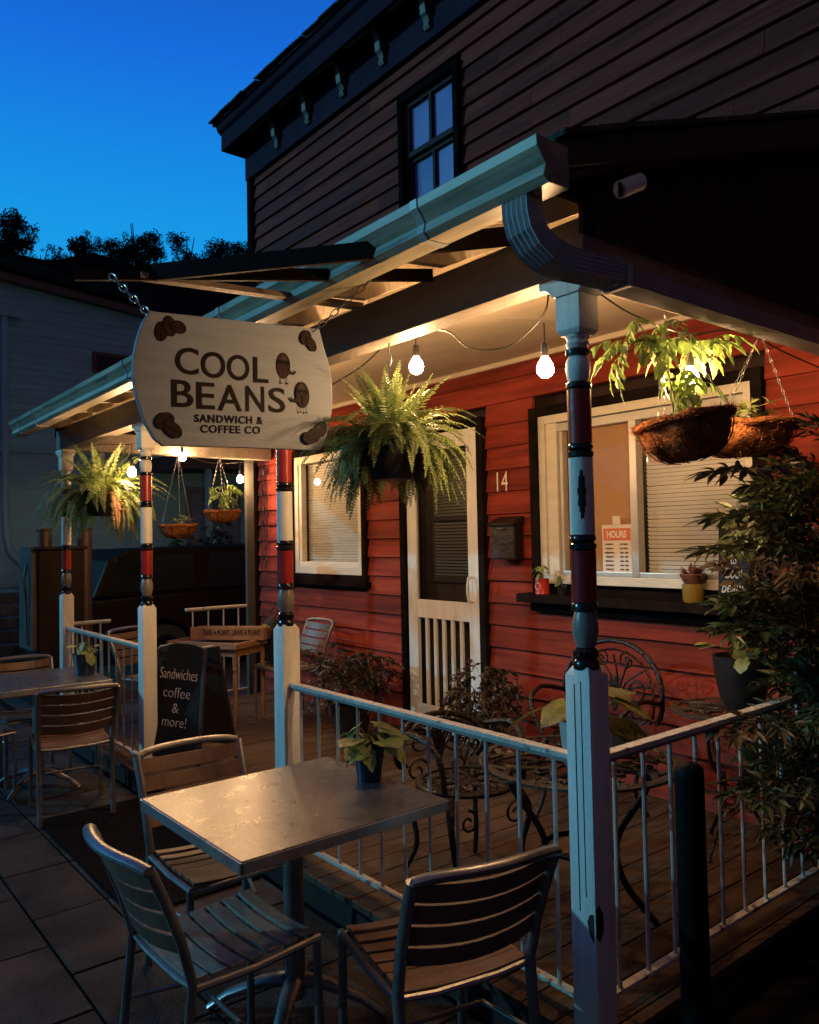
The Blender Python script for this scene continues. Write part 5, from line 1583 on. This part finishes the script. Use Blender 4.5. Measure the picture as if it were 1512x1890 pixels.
# ================================================================== THINGS ON THE WINDOW SILL
ZS = 1.271
cb = thing('welcome_board', 'small arched chalkboard lettered Welcome to Cool beans on the sill behind the nandina', 'chalkboard', (-0.56, 1.905, ZS))
WBO = [(-0.085, 0), (0.085, 0), (0.085, 0.40), (0.075, 0.425), (0.05, 0.44), (-0.05, 0.44), (-0.075, 0.425), (-0.085, 0.40)]
MB().poly_prism(WBO, lambda u, v, t: (u, t + 0.07 * v, v), -0.006, 0.006).build('slate', CHALK, cb, bevel=0.002)
for s, z_, w, h in (('WELCOME', 0.265, 0.12, 0.03), ('to', 0.225, 0.035, 0.03), ('Cool', 0.165, 0.10, 0.06), ('beans', 0.09, 0.13, 0.06), ('est. coffee', 0.035, 0.09, 0.010)):
    text(s, 0.05, CHALKW, cb, (0, -0.0075 + 0.07 * z_, z_), (1, 0, 0), (0, 0.07, 1), offset=0.0004, width=w, height=h, shear=0.25 if s[0] in 'Cbe' else 0)
sp = thing('succulent_pot', 'succulent in an ochre pot on the sill left of the small chalkboard', 'potted plant', (-0.80, 1.92, ZS))
MB().lathe([(0.05, 0), (0.056, 0.02), (0.058, 0.10), (0.05, 0.10), (0.048, 0.08)], seg=24).build('pot', OCHRE, sp, smooth=True)
MB().lathe([(0.03, 0.08), (0.045, 0.10), (0.07, 0.15), (0.066, 0.155), (0.04, 0.13)], seg=20).build('inner_pot', mat('terracotta2', (0.16, 0.06, 0.035), 0.7), sp, smooth=True)
rgs = random.Random(2)
for k in range(34):
    b = MB()
    a = rgs.uniform(0, 2 * PI)
    leaf(b, (0.02 * math.cos(a), 0.02 * math.sin(a), 0.14), (math.cos(a), math.sin(a), rgs.uniform(-0.3, 1.4)), (0, 0, 1), rgs.uniform(0.05, 0.10), 0.024, curl=0.1)
    b.build('leaf', SUCC, sp)
cn = thing('red_can', 'red enamel can with a cream roundel holding a seedling at the left of the sill', 'can', (-1.87, 1.91, ZS))
MB().lathe([(0.045, 0), (0.047, 0.004), (0.045, 0.01), (0.045, 0.095), (0.047, 0.10), (0.044, 0.10), (0.043, 0.08)], seg=24).build('can_body', CANR, cn, smooth=True)
ring = MB()
ring.tube([(0.022 * math.cos(t) , -0.0462 + 0.004 * (math.cos(t) ** 2), 0.052 + 0.022 * math.sin(t)) for t in [2 * PI * k / 18 for k in range(19)]], 0.0022, 5, cap=False)
ring.build('roundel', PAPER, cn)
leafy(cn, 0.09, 8, 0.02, 0.09, 0.045, SYN, random.Random(3), (0.4, 0.6))
cp = thing('seedling_pot', 'tiny green seedling pot right of the red can on the sill', 'potted plant', (-1.72, 1.93, ZS))
pot(cp, 0.035, 0.055, POTB); leafy(cp, 0.05, 8, 0.02, 0.10, 0.05, SYN, random.Random(6), (0.4, 0.6))
# hours poster on the glass
hp = thing('hours_poster', 'paper poster headed HOURS stuck inside the window pane', 'poster', (-1.36, 2.018, 1.395))
MB().box(-0.108, 0.108, -0.001, 0.001, 0.0, 0.31).build('sheet', PAPER, hp)
MB().box(-0.098, 0.098, -0.0022, -0.0012, 0.215, 0.288).build('heading_band', POSTR, hp)
MB().box(-0.028, 0.028, -0.0022, -0.0012, 0.312, 0.362).build('clip', PAPER, hp)
text('HOURS', 0.05, PAPER, hp, (0, -0.0032, 0.252), (1, 0, 0), (0, 0, 1), offset=0.002, width=0.145, height=0.045)
for i, (a, b_) in enumerate((('MONDAY', 'CLOSED'), ('TUESDAY', 'CLOSED'), ('WEDNESDAY', '7AM - 3PM'), ('THURSDAY', '7AM - 3PM'), ('FRIDAY', '7AM - 3PM'), ('SATURDAY', '7AM - 3PM'), ('SUNDAY', '8AM - 2PM'))):
    z_ = 0.192 - i * 0.0255
    text(a, 0.02, INK, hp, (-0.055, -0.0032, z_), (1, 0, 0), (0, 0, 1), offset=0.0003, width=0.060 if len(a) < 9 else 0.068, height=0.010)
    text(b_, 0.02, INK, hp, (0.050, -0.0032, z_), (1, 0, 0), (0, 0, 1), offset=0.0003, width=0.058, height=0.010)

# ================================================================== BACKGROUND
# neighbouring house
nb = thing('neighbour_house', 'pale teal clapboard house with a dark roof beyond the alley at the left', 'house', (-13, 3, 0))
NX = -13.0
def NB(name, mb, m, bevel=0, kind=None, parent=None):
    mb.v = [(a + 13, b - 3, c) for a, b, c in mb.v]
    return mb.build(name, m, parent or nb, bevel, kind=kind)
NB('wall_core', MB().poly_prism([(0.4, 0.0), (9.0, 0.0), (9.0, 5.25), (0.4, 6.12)], lambda u, v, t: (t, u, v), -17.5, NX - 0.03), NEIGH)
def roofz(y): return 6.20 - (y - 0.8) * 0.100
z = 0.0
while z < 6.15:
    yend = min(9.0, 0.8 + (6.18 - z) / 0.100) if z + 0.12 > 5.38 else 9.0
    y0_ = 0.4
    if yend > y0_ + 0.1:
        NB('clapboard', MB().poly_prism([(NX - 0.03, z), (NX + 0.002, z), (NX - 0.008, z + 0.125), (NX - 0.03, z + 0.125)], lambda u, v, t: (u, t, v), y0_, yend), NEIGH)
    z += 0.12
NB('barge_board', MB().beam((NX + 0.09, 0.3, roofz(0.3)), (NX + 0.09, 9.1, roofz(9.1)), 0.16, 0.13), NTRIM)
NB('roof', MB().poly_prism([(NX + 0.2, 0.08), (NX + 0.2, 0.14), (-19.5, 1.7), (-19.5, 1.6)], lambda u, v, t: (u, t, v + roofz(t)), 0.2, 9.3), NROOF)
NB('window_casing', MB().box(NX, NX + 0.04, 2.55, 3.30, 4.75, 5.12), NTRIM, 0.004)
NB('pane', MB().box(NX + 0.01, NX + 0.045, 2.62, 3.23, 4.79, 5.06), CARG)
NB('belt_board', MB().box(NX, NX + 0.05, 0.4, 9.0, 3.24, 3.34), NEIGH)
nd = NB('pale_door', MB().box(NX, NX + 0.05, 4.30, 5.42, 0.70, 2.72), mat('door_frame_pale', (0.20, 0.27, 0.31), 0.6))
for k in range(13):
    NB('louvre', MB().obox((NX + 0.06, 4.86, 0.90 + k * 0.135), (0, 0.48, 0), (0.012, 0, 0.0), (0.006, 0, 0.062)), SHUT, parent=nd)
NB('porch_hood', MB().poly_prism([(3.6, 2.95), (9.0, 3.15), (9.0, 3.28), (3.6, 3.22)], lambda u, v, t: (t, u, v), NX + 0.02, NX + 1.2), NTRIM)
NB('wall_post', MB().box(NX + 1.05, NX + 1.15, 4.2, 4.3, 0, 2.98), NEIGH)
dp = NB('drain_pipe', MB().tube(catmull([(NX + 0.08, 1.10, 5.55), (NX + 0.08, 1.11, 3.5), (NX + 0.08, 1.13, 1.8), (NX + 0.10, 1.35, 1.35), (NX + 0.10, 1.75, 0.95)], 8), 0.055, 10), PIPE)
NB('pipe_elbow', MB().box(NX + 0.02, NX + 0.16, 1.0, 1.35, 5.50, 5.60), PIPE, 0.01)
for k in range(6):
    MBs = MB().box(NX + 0.2 + 0.0 + k * 0.0, NX + 3.2 - 0.32 * k, 0.2, 1.6, 0.0 + 0.16 * k, 0.158 + 0.16 * k)
    NB('step', MBs, STONE, 0.01)
# dark cabinet and pipes in the alley
cab = thing('steel_cabinet', 'tall dark brown steel cabinet with a grey lever, left of the farthest post', 'cabinet', (-7.6, 0.42, 0))
MB().box(-0.30, 0.30, -0.20, 0.26, 0.06, 1.60).build('body', CAB, cab, bevel=0.01)
MB().box(-0.33, 0.33, -0.23, 0.29, 1.60, 1.635).build('lid', CAB, cab, bevel=0.008)
MB().box(-0.26, 0.26, -0.262, -0.2, 0.55, 1.64).build('side_flap', LEVER, cab, bevel=0.005)
MB().tube([(0.16, -0.28, 1.45), (0.16, -0.31, 1.30), (0.16, -0.29, 1.05), (0.16, -0.28, 0.6)], 0.014, 8).build('lever', LEVER, cab)
MB().box(-0.34, 0.40, -0.26, 0.36, 0.0, 0.07).build('plinth', CAB, cab, bevel=0.005)
for k, (yy, z1) in enumerate(((0.42, 1.83), (0.78, 1.83))):
    pp = thing('stove_pipe', ('short brown flue pipe rising behind the steel cabinet', 'brown flue pipe right of the farthest post, between cabinet and dark car')[k], 'pipe', (-7.85 + 0.25 * k, yy, 0))
    MB().tube([(0, 0, 0), (0, 0, z1)], 0.075, 16).build('pipe', mat('brown_pipe', (0.06, 0.030, 0.022), 0.45, 0.2, 4, 0.05), pp, smooth=True)
    MB().lathe([(0.078, z1 - 0.03), (0.085, z1 - 0.02), (0.085, z1), (0.07, z1 + 0.005)], seg=16).build('collar', MATS['brown_pipe'], pp, smooth=True)
# parked dark car, side on, behind the porch
car = thing('parked_car', 'dark maroon car parked in the alley behind the left end of the porch', 'car', (-8.9, 3.3, 0))
def carside(u, v, t): return (t, u, v)
body = [(-2.35, 0.42), (-2.40, 0.75), (-2.34, 0.98), (-1.6, 1.02), (2.2, 1.05), (2.38, 0.9), (2.40, 0.42), (1.95, 0.36), (1.86, 0.55), (1.55, 0.72), (1.24, 0.55), (1.15, 0.30), (-1.05, 0.30), (-1.14, 0.55), (-1.45, 0.72), (-1.76, 0.55), (-1.85, 0.36)]
MB().poly_prism(body, carside, -0.9, 0.9).build('body', CARP, car, bevel=0.03)
cabn = [(-2.28, 1.0), (-2.10, 1.45), (-1.85, 1.58), (0.6, 1.62), (0.95, 1.52), (1.55, 1.04)]
MB().poly_prism(cabn, carside, -0.78, 0.78).build('cabin', CARP, car, bevel=0.04)
for (a, b, c_, d_) in ((-2.12, -1.0, 1.06, 1.50), (-0.92, 0.0, 1.06, 1.52), (0.08, 0.85, 1.06, 1.50)):
    MB().poly_prism([(a + 0.04, c_), (b, c_), (b - 0.02, d_), (a + 0.12, d_)], carside, 0.785, 0.80).build('side_window', CARG, car, bevel=0.006)
for yy in (-1.45, 1.55):
    w_ = MB().tube([(0.72, yy, 0.32), (0.91, yy, 0.32)], 0.32, 28).build('wheel', RUBBER, car, smooth=True)
    MB().tube([(0.90, yy, 0.32), (0.925, yy, 0.32)], 0.20, 20).build('rim', CHROME, w_, smooth=True)
MB().obox((0.98, 0.75, 1.12), (0.05, 0, 0), (0, 0.09, 0), (0, 0, 0.06)).build('wing_mirror', mat('pale_mirror', (0.35, 0.33, 0.30), 0.4), car, bevel=0.02)
MB().box(0.90, 0.92, -0.9, -0.75, 0.93, 0.96).box(0.90, 0.92, 0.1, 0.25, 0.93, 0.96).build('door_handle', CARP, car, bevel=0.004)
# fern like shrub behind the railing in the alley
bush('loose feathery shrub in the alley behind the coir baskets', (-10.2, 3.4, 0), 0, 0.4, (0, 0, 1.35), (0.75, 0.6, 0.65), 110, NANDINA, 55, name='alley_shrub', droop=0.7, lf=(0.09, 0.03))

# hill and trees
hl = MB()
N = 60
for i in range(N + 1):
    for j in range(13):
        x_ = -24 - j * 5.0
        y_ = -40 + i * 3.0
        crest = 22.9 + (y_ - 10.5) * 0.14
        base = crest * min(1.0, (-x_ / 60.0)) ** 1.5 * (0.0 if j == 0 else (0.55 if j == 1 else (0.8 if j == 2 else 1)))
        hz = base * (1 + 0.012 * math.sin(y_ * 0.8)) + rnd(-0.35, 0.35) * (j > 0)
        hl.v.append((x_, y_, hz))
for i in range(N):
    for j in range(12):
        a = i * 13 + j
        hl.f.append([a, a + 1, a + 14, a + 13])
hl.build('hill', HILL, kind='structure', smooth=True)
CL = []
rg = random.Random(12)
for _ in range(5):
    b = MB()
    for _k in range(70):
        while True:
            v = Vector([rg.uniform(-1, 1) for _ in range(3)])
            if v.length < 1: break
        p = v * 0.75
        d = Vector([rg.uniform(-1, 1) for _ in range(3)]).normalized()
        n_ = d.orthogonal().normalized()
        s_ = d.cross(n_)
        L = rg.uniform(0.10, 0.22); w = L * 0.4
        b.quad(p - d * L, p + s_ * w, p + d * L, p - s_ * w)
        b.v += [(0.01, 0, 0), (0, 0.01, 0)]
        b.f.append([len(b.v) - 6, len(b.v) - 2, len(b.v) - 1])
    CL.append(b.mesh('leaf_clump', TREE))

def tree(label, loc, H_, Rr, dens, seed):
    rg = random.Random(seed)
    t = thing('hill_tree', label, 'tree', loc, 0, 'trees along the hill crest')
    MB().tube([(0, 0, -1.5), (0.1, 0.05, H_ * 0.35), (0.0, 0.1, H_ * 0.75)], [0.28, 0.2, 0.08], 8).build('trunk', BARK, t, smooth=True)
    for k in range(6):
        a = rg.uniform(0, 2 * PI)
        MB().tube([(0.05, 0.05, H_ * rg.uniform(0.35, 0.6)), (Rr * 0.4 * math.cos(a), Rr * 0.4 * math.sin(a), H_ * 0.7), (Rr * 0.75 * math.cos(a), Rr * 0.75 * math.sin(a), H_ * rg.uniform(0.75, 0.9))], [0.1, 0.06, 0.03], 6).build('limb', BARK, t)
    nlob = rg.randint(6, 9)
    lobes = [(Vector((rg.uniform(-0.5, 0.5) * Rr, rg.uniform(-0.62, 0.62) * Rr, H_ * rg.uniform(0.42, 0.92))), Rr * rg.uniform(0.3, 0.5)) for _ in range(nlob)]
    for i in range(dens):
        c_, r_ = rg.choice(lobes)
        while True:
            v = Vector([rg.uniform(-1, 1) for _ in range(3)])
            if v.length < 1: break
        out_ = rg.random() < 0.22
        p = c_ + v.normalized() * r_ * rg.uniform(1.0, 1.35) if out_ else c_ + v * r_
        s_ = rg.uniform(0.35, 0.6) if out_ else rg.uniform(0.7, 1.3)
        link('leaf_clump', rg.choice(CL), t, tuple(p), rot=(rg.uniform(0, 6), rg.uniform(0, 6), rg.uniform(0, 6)), scale=(s_ * 0.7,) * 3)
    return t
TX = -60
for (lab, y_, z_, H_, Rr, d_, sd_) in (
        ('tallest tree, cut by the left edge above the pale teal house', 10.0, 14.0, 12.6, 3.8, 190, 1),
        ('low rounded tree just right of the tallest one at the left', 13.6, 17.5, 6.4, 2.3, 90, 2),
        ('narrow tree left of the large round crowned one', 16.2, 18.0, 7.0, 1.4, 75, 3),
        ('large round crowned tree near the middle of the skyline', 20.6, 17.6, 9.8, 2.9, 190, 4),
        ('spire shaped tree right of the large round crowned one', 24.8, 19.0, 8.4, 1.5, 85, 5),
        ('small tree touching the corner of the red house', 28.9, 20.4, 7.0, 1.8, 80, 6),
        ('low bushy tree between the left trees and the round one', 18.0, 18.2, 6.6, 2.0, 80, 7),
        ('low bushy tree hiding the foot of the spire shaped tree', 26.6, 19.8, 6.6, 2.0, 80, 8)):
    tree(lab, (TX, y_, z_), H_, Rr, d_, sd_)
